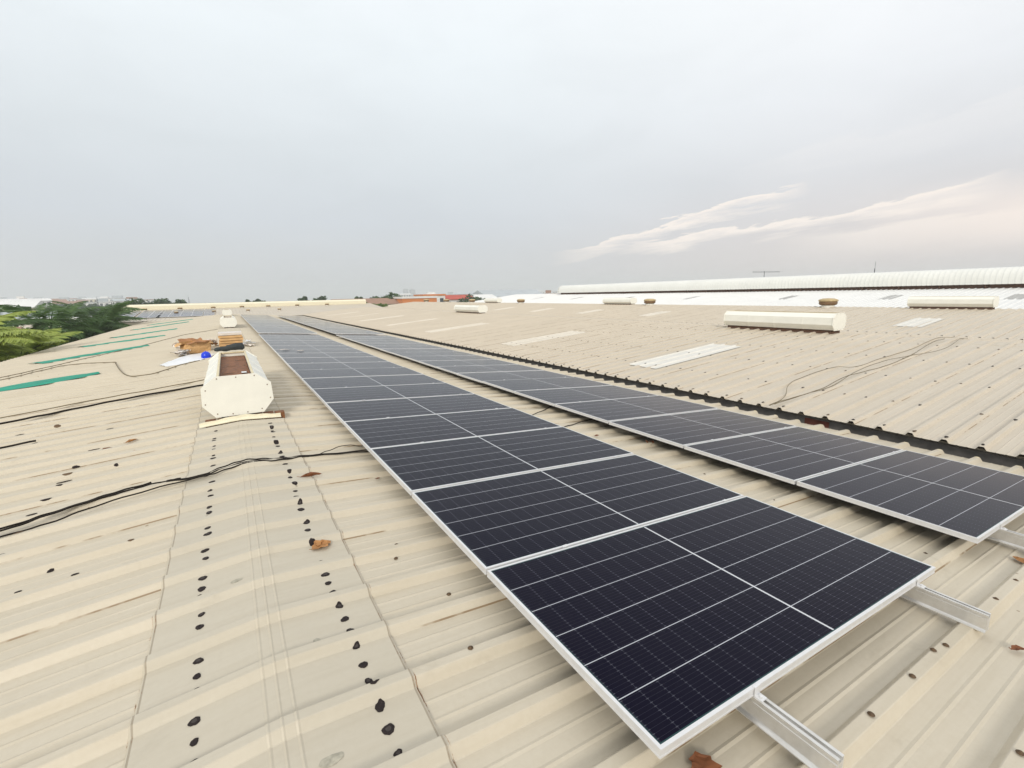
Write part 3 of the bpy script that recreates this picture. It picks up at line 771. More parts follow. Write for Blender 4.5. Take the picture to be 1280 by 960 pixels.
octo((30, 6.0, .33), 9.15, 'cream ventilator on the second beige ridge at the right edge of the picture', flashing=False)
octo((30, 28.3, .33), 31.8, 'cream ventilator on the second beige ridge below the near end of the white barrel', flashing=False)
octo((30, 51.5, .33), 55, 'tiny cream ventilator far along the second beige ridge against the white roof', flashing=False)

# turbine / mushroom vents
def mushroom(loc, s, label, group, mA='turb'):
    x, y, z = loc
    t = thing('mushroom_vent', loc, label, 'roof vent', group)
    mb = MB(); mb.lathe([(.33*s, -.08), (.33*s, .20*s)], loc, 14); mb.build('neck', M['vent'], t, True)
    mb = MB(); mb.lathe([(.34*s, .14*s), (.42*s, .17*s), (.47*s, .26*s), (.45*s, .36*s)], loc, 18); mb.build('band', M['turb_dark'], t, True)
    mb = MB(); mb.lathe([(.45*s, .361*s), (.50*s, .38*s), (.48*s, .46*s), (.30*s, .53*s), (.001, .55*s)], loc, 18); mb.build('dome', M['turb'], t, True)
    return t
G1 = 'mushroom vents on the second beige ridge'
for (y, lab) in ((13.0, 'tan mushroom vent right of centre on the second beige ridge, largest of its line'), (26.5, 'tan mushroom vent beside the second-ridge ventilator near the barrel end'), (46.4, 'tan mushroom vent in front of the tapering white roof left of the barrel'), (59.4, 'tan mushroom vent behind the small cream ventilator in the picture centre'), (68.5, 'tan mushroom vent on the beige ridge in front of the red roof'), (77.2, 'tan mushroom vent on the beige ridge beside the orange building')):
    mushroom((30, y, .30), 1.0, lab, G1)
wh = ['leftmost', 'second from the left', 'third from the left', 'fourth from the left', 'fifth from the left', 'sixth from the left', 'rightmost']
for i, x in enumerate((-8.2, -4.8, -1.4, 1.7, 4.7, 8.2, 12.0)):
    mushroom((x, 68.4, ze(68.4)), .55, 'little yellowish vent just under the far cream bar, %s of seven' % wh[i], 'small vents under the far cream bar')
for i, x in enumerate((-4.9, -1.3, 2.2, 5.6)):
    mushroom((x, 64.0, ze(64)), .45, 'low vent halfway down the far cross roof, %s' % ['between two panel blocks', 'right of the greyer panel block', 'near the farthest cream ventilator', 'above the far end of the solar rows'][i], 'low vents down the far cross roof')

# ================================================================ things lying on the roof
def wire(pts, rad, zf, name, mm, label, cat, sub=6, lift=.0, group=None):
    P = [Vector((x, y, 0)) for (x, y) in pts]; out = []
    for i in range(len(P)-1):
        p0, p1, p2, p3 = P[max(i-1, 0)], P[i], P[i+1], P[min(i+2, len(P)-1)]
        for k in range(sub):
            t = k/sub
            q = .5*((2*p1)+(-p0+p2)*t+(2*p0-5*p1+4*p2-p3)*t*t+(-p0+3*p1-3*p2+p3)*t**3)
            out.append(q)
    out.append(P[-1])
    o3 = []
    for i, q in enumerate(out):
        o3.append((q.x, q.y, zf(q.x)+.041+rad+lift+.003*math.sin(i*1.3)))
    mb = MB(); mb.tube(o3, rad, 6)
    o = mb.build(name, mm, None, True)
    ctr = Vector(o3[len(o3)//2]); 
    for v in o.data.vertices: v.co -= ctr
    o.location = ctr
    return tag(o, label, cat, group)
CA = [(-2.2, 3.5), (-1.549, 3.654), (-1.319, 3.741), (-1.107, 3.82), (-.919, 3.875), (-.708, 3.896), (-.50, 3.85)]
gb = 'black cables crossing the ridge'
for j, dy in enumerate((0, .016, .033, -.017)):
    wire([(x, y+dy+.012*math.sin(x*9+j*2)) for (x, y) in CA[:(7 if j == 0 else 6 if j != 3 else 5)]], .0065, za, 'cable', M['cable'], ['thick black cable at the left edge, lowest of the taped bundle', 'thick black cable at the left edge, second of the taped bundle', 'thick black cable at the left edge, topmost of the taped bundle', 'thick black cable at the left edge, shorter one nearest the camera'][j], 'cable', lift=.006*(j % 2), group=gb)
CT = [(-2.2, 3.36), (-1.51, 3.521), (-1.268, 3.56), (-1.032, 3.683), (-.697, 3.76), (-.364, 3.771), (-.276, 3.765), (-.126, 3.82), (.064, 3.857), (.257, 3.819), (.466, 3.84), (.748, 3.807), (1.087, 3.769), (1.6, 3.75)]
wire(CT, .006, za, 'cable', M['cable'], 'thin black wire running right across the ridge cap to the panels', 'cable', group=gb)
wire([(-.60, 3.89), (-.364, 3.81), (-.2, 3.90), (-.05, 3.95), (.1, 3.93), (.27, 3.87), (.47, 3.868), (.76, 3.83), (1.3, 3.80)], .006, za, 'cable', M['cable'], 'second thin black wire bowed upward across the ridge cap', 'cable', group=gb)
wire([(-.60, 3.87), (-.364, 3.79), (-.2, 3.85), (.0, 3.90), (.257, 3.845), (.45, 3.85)], .005, za, 'cable', M['cable'], 'short thin black wire between the two others on the cap', 'cable', group=gb)
wire([(.45, 3.83), (.57, 3.85), (.698, 3.941), (.892, 4.07), (1.04, 3.98), (1.2, 3.95)], .004, za, 'cable', M['cable'], 'thin looped wire humping up just before the panel edge', 'cable', group=gb)
wire([(-6.5, 7.0), (-4.5, 7.85), (-2.931, 8.40), (-2.458, 8.55), (-1.948, 8.73), (-1.357, 8.88), (-.505, 8.955)], .015, za, 'conduit', M['cable'], 'long black conduit across the left slope ending at the near ventilator', 'conduit')
wire([(-6.5, 7.5), (-4.5, 8.45), (-2.9, 9.05), (-1.9, 9.35), (-1.3, 9.45), (-.4, 9.7)], .008, za, 'conduit', M['wire_tan'], 'thin brown pipe just behind the long black conduit', 'conduit')
wire([(-3.3, 6.55), (-2.6, 6.63), (-2.12, 6.68)], .012, za, 'cable', M['cable'], 'short black cable end at the left edge below the conduit', 'cable')
wire([(-5.9, 13.6), (-4.919, 15.166), (-4.496, 16.356), (-4.042, 17.135), (-2.941, 16.133), (-2.752, 15.486), (-2.301, 13.261), (-1.933, 11.992), (-1.503, 11.931), (-1.125, 12.841), (-.734, 13.283)], .010, za, 'wire', M['wire_tan'], 'brown wire making a loose S curve on the left slope', 'wire')
wire([(-6.6, 13.2), (-5.106, 15.9), (-4.563, 17.3), (-3.857, 19.262), (-2.901, 21.908), (-1.854, 25.795), (-.52, 27.4)], .010, za, 'wire', M['wire_tan'], 'long brown wire slanting up the left slope to the second ventilator', 'wire')
WB = 'loose wires on the beige roof'
wire([(7.432,3.327),(7.737,3.329),(8.238,3.269),(8.955,3.232),(9.871,3.320),(10.607,3.227),(11.282,3.154),(12.530,3.191),(14.138,3.361),(14.674,3.305)], .006, zb, 'wire', M['wire_tan'], 'straight brown wire on the beige roof, the middle of three', 'wire', group=WB)
wire([(7.432,3.34),(7.991,3.403),(8.751,3.751),(9.371,3.861),(10.524,3.831),(10.833,3.529),(11.817,3.497),(13.161,3.407),(14.984,3.474),(15.689,3.152)], .005, zb, 'wire', M['wire_tan'], 'brown wire on the beige roof that bulges out to the left', 'wire', group=WB)
wire([(7.535,3.31),(8.455,3.249),(9.136,3.187),(10.507,3.363),(11.618,3.350),(12.445,3.162),(13.443,2.935),(15.415,3.150)], .005, zb, 'wire', M['wire_tan'], 'brown wire on the beige roof that sags to the right near the ridge', 'wire', group=WB)
wire([(3.25,3.85),(3.45,3.80),(3.7,3.86),(4.1,4.0),(4.5,4.1)], .006, za, 'cable', M['cable'], 'thin dark cable between the two solar rows, nearer one', 'cable')
wire([(3.1,4.6),(3.4,4.5),(3.8,4.7),(4.4,5.1)], .006, za, 'cable', M['cable'], 'thin dark cable between the two solar rows, farther one', 'cable')

# green netting over the left slope rooflights
nets = [((-6.4, 12.3), (-2.80, 13.75), .95), ((-5.35, 19.3), (-2.75, 21.6), .85), ((-5.5, 25.6), (-2.75, 27.4), .75), ((-5.3, 30.8), (-2.7, 33.4), .6), ((-5.5, 38.6), (-2.7, 43.6), .6), ((-5.4, 45.5), (-2.7, 49.5), .6)]
nl = ['nearest green net strip, wide, at the left edge of the roof', 'second green net strip on the left slope, behind the wide nearest one', 'third green net strip on the left slope', 'fourth green net strip on the left slope', 'fifth green net strip, a thin line on the left slope', 'farthest green net strip, barely visible on the left slope']
for i, (a, b, w_) in enumerate(nets):
    a, b = Vector(a), Vector(b); d = (b-a).normalized(); n_ = Vector((-d.y, d.x)); L = (b-a).length; rows = []
    ns = 40
    for s in range(ns+1):
        t = s/ns; c = a+d*L*t; row = []
        wl = w_*(.8+.2*math.sin(t*11+i)+.12*noise.noise(Vector((t*9, i, 0))))*(1 if t < .93 else max(.15, 1-(t-.93)*9))
        for q in range(7):
            k = q/6-.5
            p = c+n_*wl*k*1.0
            z = za(p.x)+.038+.05*(1-(2*k)**2)*(.6+.6*abs(noise.noise(Vector((t*8, k*3, i*3.3)))))
            row.append((p.x, p.y, z))
        rows.append(row)
    mb = MB(); mb.grid(rows); o = mb.build('green_net', M['green'], None, True)
    ctr = Vector((a.x/2+b.x/2, a.y/2+b.y/2, za((a.x+b.x)/2)))
    for v in o.data.vertices: v.co -= ctr
    o.location = ctr; tag(o, nl[i], 'net', 'green net strips over the rooflights')

# dry leaves
def leaf(x, y, L, ang, label, mm='leaf', curl=.35, zf=za, rib=0, group='dry leaves on the roof', asp=.45):
    mb = MB(); rows = []; q = random.Random(int(x*1000+y*77)); n = 9
    for i in range(n):
        t = i/(n-1); wdt = asp*L*math.sin(math.pi*min(1, t*1.02+.02))**.8*(1+.25*math.sin(t*17+x)); row = []
        for j in range(5):
            k = j/4-.5
            px = (t-.5)*L; pyy = k*wdt
            pz_ = .004+curl*L*(.5*abs(k*2)**1.5*math.sin(t*3.1)+.25*(t-.5)**2*4*.5)+.018*L*q.uniform(-1, 1)
            ca, sa = math.cos(ang), math.sin(ang)
            row.append((px*ca-pyy*sa, px*sa+pyy*ca, max(.003, pz_)))
        rows.append(row)
    mb.grid(rows)
    # stalk
    ca, sa = math.cos(ang), math.sin(ang)
    mb.tube([(-L*.5*ca, -L*.5*sa, .01), (-L*.68*ca, -L*.68*sa, .02)], .002, 5)
    o = mb.build('dry_leaf', M[mm], None, False)
    o.location = (x, y, zf(x)+ribz(y)+.009 if rib else zf(x)+.009); o.rotation_euler = (0, math.atan(T) if x > 0 else -math.atan(T), 0)
    return tag(o, label, 'leaf', group)
leaf(.335, 2.07, .13, .5, 'big curled tan leaf beside the right line of black daubs', asp=.8, curl=.3)
leaf(.325, 2.11, .09, 1.3, 'folded half of the big tan leaf on the ridge cap', asp=.5, curl=.4)
leaf(.46, 3.36, .17, .05, 'long rust-brown leaf on the cap edge beside the black wires', 'leaf_d', asp=.22)
leaf(.39, 3.16, .12, .3, 'blackened leaf scrap right of the daubs, below the rust-brown leaf', 'seal', asp=.3, curl=.1)
leaf(.955, 3.06, .05, .4, 'tiny dark leaf close to the left edge of the panels', 'leaf_d')
leaf(1.19, -.025, .11, 1.2, 'rust-red leaf at the bottom corner of the nearest panel', 'leaf_d', asp=.9, curl=.2)
leaf(.93, .10, .07, .2, 'rust-red leaf tip at the bottom edge left of the panel corner', 'leaf_d', asp=.6)
leaf(-1.10, 5.80, .13, .8, 'pale orange leaf on the left slope, higher of two', asp=.4)
leaf(-1.30, 5.6, .16, .7, 'long brown leaf strip left of the pale orange leaf', 'leaf_d', asp=.2)
leaf(-1.0, 5.27, .09, .2, 'small orange leaf below the pale orange one on the left slope', asp=.4)
leaf(4.09, 2.85, .12, 1.0, 'brick-red leaf tucked under the right-hand row edge', 'leaf_d', asp=.8, curl=.9)
leaf(3.76, 3.40, .09, .2, 'brown leaf at the downhill edge of the left-hand row', 'leaf_d', asp=.3)
leaf(4.285, -.15, .10, .7, 'tan leaf at the right picture edge below the bright rail', asp=.6)
leaf(3.02, -.395, .08, -.4, 'brown leaf at the right picture edge lower down', 'leaf_d', asp=.4)
leaf(1.55, -.33, .03, .4, 'small dark leaf scrap beneath the end of the near rail', 'seal')

# white plastic sheet with blue helmet, cardboard heaps, black roll
mb = MB(); rows = []
for i in range(22):
    t = i/21; cx = -1.50+.92*t; cy = 13.3+1.75*t; row = []
    for j in range(9):
        k = j/8-.5; wd = (.42+.35*math.sin(math.pi*t)+.2*(t > .5))*1.6
        px = cx-.35*k*wd; pyy = cy+k*wd
        row.append((px, pyy, za(px)+.036+.10*(1-(2*k)**2)*(.35+.9*abs(noise.noise(Vector((t*5, k*4, 2)))))*math.sin(math.pi*min(1, t+.08))))
    rows.append(row)
mb.grid(rows); o = mb.build('plastic_sheet', M['white_sheet'], None, True); ctr = Vector((-1.05, 14.2, -.08))
for v in o.data.vertices: v.co -= ctr
o.location = ctr; tag(o, 'rumpled white plastic sheet on the left slope in front of the cardboard heap', 'plastic sheet')
H = thing('helmet', (-.61, 13.9, -.02), 'bright blue hard hat lying at the end of the white sheet', 'helmet')
mb = MB(); mb.lathe([(.112, .02), (.116, .055), (.105, .11), (.078, .15), (.04, .172), (.001, .18)], H.location, 20)
mb.tube([(-.61, 13.9-.11, .065), (-.61, 13.9-.05, .158), (-.61, 13.9+.05, .16), (-.61, 13.9+.11, .065)], .010, 6); mb.build('shell', M['blue'], H, True)
mb = MB(); mb.lathe([(.11, .019), (.132, .006), (.134, .0), (.112, .004)], H.location, 20)
mb.grid([[(-.61-.08+k*.04, 13.9-.11, .005) for k in range(5)], [(-.61-.05+k*.025, 13.9-.18, -.010) for k in range(5)]]); mb.build('brim', M['blue'], H, True)

def crumple(name, c, L, W, Hh, mats, seed, label, cat, group=None, sheets=7):
    q = random.Random(seed); t = thing(name, c, label, cat, group)
    for s in range(sheets+3):
        mb = MB(); ang = q.uniform(0, 3.14); tilt = q.uniform(.05, .75)*(1 if s else .1); n = 7
        ll, ww = L*q.uniform(.28, .6), W*q.uniform(.28, .6); ox, oy = q.uniform(-.25, .25)*L, q.uniform(-.25, .25)*W; rows = []
        up = q.uniform(0, Hh*.45); bend = q.uniform(-.5, .5)
        for i in range(n):
            row = []
            for j in range(n):
                a, b_ = (i/(n-1)-.5)*ll, (j/(n-1)-.5)*ww
                z = up+abs(a)*math.sin(tilt)*.7+bend*b_*b_/max(.1, ww)+.05*q.uniform(-1, 1)*Hh
                x = a*math.cos(tilt)
                row.append((c[0]+ox+x*math.cos(ang)-b_*math.sin(ang), c[1]+oy+x*math.sin(ang)+b_*math.cos(ang), c[2]+.03+max(0, z)))
            rows.append(row)
        mb.grid(rows); mb.build('flap' if s else 'base_sheet', M[mats[s % len(mats)]], t)
    return t
def torn_carton(name, c, w_, d_, h, ang, label, cat, seed, mo='card', mi_='card_d'):
    q = random.Random(seed); t = thing(name, c, label, cat)
    ca, sa = math.cos(ang), math.sin(ang)
    def W(x, y, z): return (c[0]+x*ca-y*sa, c[1]+x*sa+y*ca, c[2]+.036+z)
    cs = [(-w_/2, -d_/2), (w_/2, -d_/2), (w_/2, d_/2), (-w_/2, d_/2)]
    mb = MB(); fl = []
    for i in range(4):
        a, b_ = cs[i], cs[(i+1) % 4]; rows = []; n = 7; lean = q.uniform(-.12, .12)
        hh = h*(1 if i % 2 == 0 else .9)
        nx, ny = (b_[1]-a[1]), -(b_[0]-a[0]); L = math.hypot(nx, ny); nx /= L; ny /= L
        for r_ in range(5):
            k = r_/4; row = []
            for j in range(n):
                u_ = j/(n-1); bul = (.06*math.sin(u_*3.14)*math.sin(k*3.1)+lean*k*.5+.025*q.uniform(-1, 1)*k)*1.0
                row.append(W(a[0]+(b_[0]-a[0])*u_+nx*bul, a[1]+(b_[1]-a[1])*u_+ny*bul, hh*k*(1-.18*k*q.random())))
            rows.append(row)
        mb.grid(rows); fl.append((rows[-1], nx, ny, L))
    mb.build('side', M[mo], t)
    for i, (top, nx, ny, L) in enumerate(fl):
        mb = MB(); o_ = q.uniform(.4, 1.0); fw = .22*q.uniform(.7, 1.2); dn = q.uniform(-.14, .10)
        r2_ = [(p[0]+(nx*ca-ny*sa)*fw*o_, p[1]+(nx*sa+ny*ca)*fw*o_, p[2]+dn+.03*q.uniform(-1, 1)) for p in top]
        md = [((p[0]+g[0])/2, (p[1]+g[1])/2, (p[2]+g[2])/2+.03) for p, g in zip(top, r2_)]
        mb.grid([top, md, r2_]); mb.build('flap', M[mo if i % 2 else mi_], t)
    mb = MB(); mb.grid([[W(x, y, .03+.05*q.random()) for x in lin(-w_*.45, w_*.45, 5)] for y in lin(-d_*.45, d_*.45, 5)]); mb.build('base_sheet', M[mi_], t)
    return t
torn_carton('torn_carton', (-.93, 15.9, za(.93)), .62, .5, .34, .35, 'torn open brown carton just behind the blue helmet', 'carton', 5)
torn_carton('torn_carton', (-1.10, 16.5, za(1.1)), .5, .45, .30, 1.0, 'second torn carton behind and left of the one by the helmet', 'carton', 9, 'film', 'card')
crumple('cardboard_scrap', (-1.28, 15.5, za(1.3)), .5, .5, .28, ['film', 'white_sheet', 'film'], 8, 'pale crumpled wrapping at the left of the torn cartons', 'wrapping', sheets=6)
crumple('packing_waste', (-.52, 17.2, za(.5)), .42, .5, .50, ['film', 'card_d', 'film', 'card'], 12, 'dark torn packing waste left of the orange carton stack', 'packing waste', sheets=6)
CS = thing('carton_stack', (0, 17.0, 0), 'stack of flat orange-brown cartons on the ridge behind the near ventilator', 'carton stack')
for k in range(5):
    mb = MB(); q = random.Random(k+60); z = .035+k*.085; dx, dy = q.uniform(-.03, .03), q.uniform(-.04, .04)
    x0, x1, y0, y1 = -.33+dx, .33+dx, 16.6+dy, 17.5+dy
    rows = [[(x0+(x1-x0)*i/6, yy, z+.004*math.sin(i*2+k)) for yy in (y0, y1)] for i in range(7)]
    mb.box(x0, x1, y0, y1, z, z+.07)
    mb.box(x0-.002, x1+.002, y0+.4, y0+.47, z+.001, z+.072)
    mb.build('carton', M['card'] if k < 4 else M['film'], CS)
crumple('plastic_wrap', (.42, 16.5, za(.42)), .4, .7, .35, ['white_sheet', 'film'], 33, 'white crumpled plastic on the right of the orange carton stack', 'plastic wrap', sheets=5)
# black rolled cloth on the far end of the near ventilator
mb = MB(); pts = []; rad = []
for i in range(14):
    t = i/13; pts.append((-.27+.46*t, 8.95-.03*t+.02*math.sin(t*7), .618+.05*t+.006*math.sin(t*12))); rad.append(.032+.034*t+.004*math.sin(t*21))
rad[0] = .02; rad[-1] = .045
mb.tube(pts, rad, 9)
mb.tube([(a+.02, b+.07, c+.035) for (a, b, c) in pts[5:13]], [.024]*8, 7)
o = mb.build('cloth_roll', M['charcoal'], None, True); ctr = Vector((0, 9.4, .6))
for v in o.data.vertices: v.co -= ctr
o.location = ctr; tag(o, 'charcoal rolled cloth lying across the far end of the near ventilator', 'cloth roll')
# scraps left on the panels by the joint
leaf(1.28, 13.6, .3, .3, 'pale scrap of wrap lying on the left-hand panels', 'film', zf=lambda x: pz(x)-.0, curl=.1, group='scraps on the left-hand panels')
leaf(1.62, 13.2, .24, .5, 'second pale scrap of wrap lower on the left-hand panels', 'film', zf=lambda x: pz(x)-.0, curl=.1, group='scraps on the left-hand panels')

# ================================================================ vegetation
def palm(loc, h, rr, nfr, mm, label, seed, droop=.9, wide=.05):
    q = random.Random(seed); x, y, z = loc
    t = thing('palm_tree', loc, label, 'palm tree', 'palms beyond the left eave')
    mb = MB(); pts = [(x+.25*math.sin(k*.35+seed), y+.2*math.cos(k*.3), z+h*k/8) for k in range(9)]
    mb.tube(pts, [.24-.012*k for k in range(9)], 9); mb.build('trunk', M['bark'], t, True)
    top = Vector(pts[-1]); mb = MB()
    for i in range(nfr):
        a = i*2.399+q.uniform(-.2, .2); e = q.uniform(-.4, 1.15); L = rr*q.uniform(.8, 1.1)
        prev = None; n = 16
        p = top.copy(); dirv = Vector((math.cos(a)*math.cos(e), math.sin(a)*math.cos(e), math.sin(e)))
        side = Vector((-math.sin(a), math.cos(a), 0))
        path = []
        for s in range(n):
            path.append((p.copy(), dirv.copy())); p = p+dirv*L/n
            dirv = (dirv+Vector((0, 0, -droop*1.6/n))).normalized()
        mb.tube([tuple(pp[0]) for pp in path], [.03*(1-s/n)+.006 for s in range(n)], 4)
        for s in range(2, n):
            pp, dv = path[s]; ll = L*.26*math.sin(math.pi*(s/n)**.8)+.12
            nn = side.cross(dv).normalized()
            for sub in range(3):
                pb = pp+dv*(L/n)*sub/3
                for sg in (-1, 1):
                    d2 = (side*sg+dv*.55+Vector((0, 0, -.35+q.uniform(-.15, .15)))).normalized()
                    wv = dv*(wide)
                    tip = pb+d2*ll; midp = pb+d2*ll*.5+Vector((0, 0, .03))
                    mb.quad(tuple(pb-wv*.5), tuple(midp-wv), tuple(tip), tuple(midp+wv))
    mb.build('crown', M[mm], t); return t
def tree(loc, h, rx, rz, mm, label, seed, n=2600, leafs=.16, group='trees beyond the left eave', name='leafy_tree'):
    q = random.Random(seed); x, y, z = loc
    t = thing(name, loc, label, 'tree', group)
    mb = MB(); th = h-rz*1.1
    mb.tube([(x, y, z), (x+.1*rx*.3, y, z+th*.6), (x, y, z+h-rz)], [.05*h*.6, .035*h*.6, .02*h*.5], 8)
    cl = []
    for k in range(int(16+rx*3)):
        a = q.uniform(0, 6.283); e = math.asin(q.uniform(-.5, 1)); rr = q.uniform(.55, .95)
        c = Vector((x+rx*rr*math.cos(a)*math.cos(e), y+rx*rr*math.sin(a)*math.cos(e), z+h-rz+rz*rr*math.sin(e)))
        cl.append((c, q.uniform(.22, .42)*rx))
        if k < 9: mb.tube([(x, y, z+th*.75), tuple((Vector((x, y, z+h-rz))+c)/2-Vector((0, 0, rz*.15))), tuple(c)], [.1+.01*rx, .06, .02], 5)
    mb.build('trunk', M['bark'], t, True)
    mb = MB()
    for i in range(n):
        c, cr = q.choice(cl)
        d = Vector((q.gauss(0, 1), q.gauss(0, 1), q.gauss(0, 1))).normalized()*cr*(q.random()**.4)
        d.z *= .75
        p = c+d; a = Vector((q.gauss(0, 1), q.gauss(0, 1), q.gauss(0, .6))).normalized(); b_ = a.cross(Vector((q.gauss(0, 1), q.gauss(0, 1), q.gauss(0, 1)))).normalized()
        s = leafs*q.uniform(.6, 1.4)
        mb.quad(tuple(p-a*s), tuple(p-b_*s*.6), tuple(p+a*s), tuple(p+b_*s*.6))
    mb.build('crown', M[mm], t); return t
palm((-9.3, 25.5, GZ), 8.8, 3.6, 30, 'palm_light', 'light green palm nearest the left picture edge, fronds reaching the eave', 1, wide=.09)
palm((-11.2, 31, GZ), 9.0, 3.7, 30, 'palm_light', 'light green palm just behind the nearest one', 2, wide=.08)
palm((-9.2, 32.5, GZ), 8.0, 3.3, 28, 'palm_light', 'yellowish green palm low behind the eave left of the dark palms', 3, wide=.08)
palm((-13.4, 43, GZ), 9.2, 4.0, 30, 'palm', 'dark tall palm rising above the others at far left', 4)
palm((-11.4, 46, GZ), 9.1, 3.8, 30, 'palm', 'dark palm right of the tall dark palm at far left', 5)
palm((-9.8, 51, GZ), 8.5, 4.2, 32, 'palm', 'dark full palm right beside the eave in front of the far solar roof', 6)
palm((-10.4, 57, GZ), 8.9, 4.0, 30, 'palm', 'dark palm touching the left end of the cross warehouse', 7)
palm((-10.6, 39, GZ), 7.9, 3.4, 28, 'palm', 'mid green palm between the light and the dark palms', 8)
for i, (x, y, h, rx, rz, mm, lab) in enumerate([(-16, 52, 9.6, 3.5, 3.2, 'fol_dark', 'dark round tree behind the tall palms at far left'), (-13.3, 55, 9.0, 3.2, 3, 'fol_dark', 'dark tree between the palms and the white gable'), (-12.5, 47, 7.6, 3, 2.8, 'fol_mid', 'olive green low tree under the dark palms'), (-10.2, 42.5, 7.9, 2.6, 2.6, 'fol_dark', 'dark bushy tree hugging the left eave'), (-9.4, 36.5, 7.9, 2.2, 2.4, 'fol_mid', 'mid green bushy tree hugging the left eave'), (-14.5, 35, 7.6, 3, 3, 'fol_mid', 'mid green tree left of the light palms'), (-20, 62, 9.8, 4, 3.4, 'fol_mid', 'mid green tree beyond the small brown roof'), (-11.5, 66, 9.6, 3.2, 3, 'fol_dark', 'dark tree left of the cross warehouse end')]):
    tree((x, y, GZ), h, rx, rz, mm, lab, 20+i, n=5200)
# trees on the skyline beyond the cream bar
sk = [(-19.8, 150, 11.9, 3.4, 3.6, 'big round dark tree above the left end of the cream bar'), (-16.6, 150, 10.6, 1.7, 1.8, 'small tree between two larger ones above the cream bar'), (-14.3, 152, 11.5, 2.9, 2.2, 'wide dark tree, middle of the group above the cream bar'), (-11.8, 152, 10.7, 1.4, 1.6, 'tiny tree right of the wide one above the cream bar'), (-10.0, 150, 11.5, 2.0, 2.4, 'dark tree at the right of the group above the cream bar'), (5.6, 160, 10.9, 1.2, 1.4, 'tiny treetop above the middle of the cream bar, left one'), (8.3, 160, 11.3, 2.2, 2, 'small treetop above the middle of the cream bar, right one'), (21, 160, 11.9, 1.6, 2, 'small treetop above the right half of the cream bar'), (26, 160, 11.3, 2.4, 2, 'low treetops above the right half of the cream bar'), (33, 140, 11.3, 2, 2.5, 'small dark tree right at the right end of the cream bar')]
for i, (x, y, h, rx, rz, lab) in enumerate(sk): tree((x, y, GZ), h, rx, rz, 'fol_dark', lab, 50+i, n=1500, leafs=.3, group='trees on the skyline')
tree((36.8, 120, GZ), 10.9, 5.2, 3.6, 'fol_dark', 'large dark round tree left of the orange building', 80, n=3500, leafs=.4, group='trees on the skyline')
tree((68, 135, GZ), 10.4, 4.6, 3.0, 'fol_dark', 'dark round tree behind the small ventilator in the picture centre', 81, n=2500, leafs=.4, group='trees on the skyline')
for i, (x, y, s, lab) in enumerate([(19.4, 78, 2.0, 'yellow-green bush at the right end of the cross warehouse'), (22.3, 80, 1.8, 'second yellow-green bush beside the cross warehouse end'), (30.6, 95, 1.6, 'low olive bush right of the small white building')]):
    tree((x, y, GZ), 9.9 if i < 2 else 8.2, s, 1.4, 'fol_mid', lab, 90+i, n=1200, leafs=.2, group='bushes between the far roofs', name='bush')

# ================================================================ distant town
def house(x, y, w_, d_, h, wallm, roofm, label, rot=0., gable=True, floors=0, group='buildings on the horizon', name='distant_building', cat='building', base=None):
    t = thing(name, (x, y, GZ), label, cat, group); t.rotation_euler = (0, 0, rot)
    mb = MB(); X0, X1_, Yy0, Yy1 = x-w_/2, x+w_/2, y-d_/2, y+d_/2
    mb.box(X0, X1_, Yy0, Yy1, GZ, GZ+h)
    mb.build('wall', M[wallm], t)
    mb = MB()
    if gable:
        rh = min(d_, w_)*.16
        a = [(X0-.4, Yy0-.5, GZ+h+.02), (X1_+.4, Yy0-.5, GZ+h+.02), (X1_+.4, y, GZ+h+rh), (X0-.4, y, GZ+h+rh), (X0-.4, Yy1+.5, GZ+h+.02), (X1_+.4, Yy1+.5, GZ+h+.02)]
        mb.quad(a[0], a[1], a[2], a[3]); mb.quad(a[3], a[2], a[5], a[4]); mb.tri(a[0], a[3], a[4]); mb.tri(a[1], a[5], a[2])
    else:
        mb.box(X0-.2, X1_+.2, Yy0-.2, Yy1+.2, GZ+h+.01, GZ+h+.5)
        if y > 200: mb.box(x-w_*.15, x+w_*.1, y-d_*.2, y+d_*.2, GZ+h+.81, GZ+h+3)
    mb.build('roof', M[roofm], t)
    if floors:
        fh = h/floors; nb = max(3, int(w_/3.2))
        mb = MB()
        for fl_ in range(floors):
            for b in range(nb):
                xx = X0+(b+.25)*w_/nb
                mb.box(xx, xx+w_/nb*.5, Yy0-.06, Yy0-.005, GZ+fl_*fh+fh*.35, GZ+fl_*fh+fh*.8)
                
        for fl_ in range(floors):
            for b in range(max(2, int(d_/3.5))):
                dd = d_/max(2, int(d_/3.5)); yy = Yy0+(b+.25)*dd
                mb.box(X1_+.005, X1_+.06, yy, yy+dd*.5, GZ+fl_*fh+fh*.35, GZ+fl_*fh+fh*.8); mb.box(X0-.06, X0-.005, yy, yy+dd*.5, GZ+fl_*fh+fh*.35, GZ+fl_*fh+fh*.8)
        mb.build('windows', M['glassdark'], t)
    return t
house(41.5, 115, 9, 7, 10.4, 'orange', 'white_wall', 'orange-walled block with pale roof on the skyline left of centre', gable=False, name='orange_building')
house(54.5, 138, 7, 8, 10.9, 'white_wall', 'orange', 'white block with orange roof edge right of the orange-walled block', gable=False, floors=3)
house(61.5, 140, 15, 9, 9.6, 'white_wall', 'redroof', 'white building with a bright red roof on the skyline', floors=3)
house(32.0, 103, 7.5, 6, 8.1, 'white_wall', 'white_wall', 'small white building by the right end of the cross warehouse', gable=False)
house(30, 118, 16, 9, 9.2, 'cream_wall', 'brownroof', 'low brown-roofed shed beyond the cross warehouse end', floors=0)
house(75, 150, 16, 10, 9.4, 'white_wall', 'white_wall', 'white low building right of the red roof', floors=3)
house(96, 160, 26, 16, 10.0, 'cream_wall', 'greyroof', 'long pale shed on the skyline left of the white roof', floors=2)
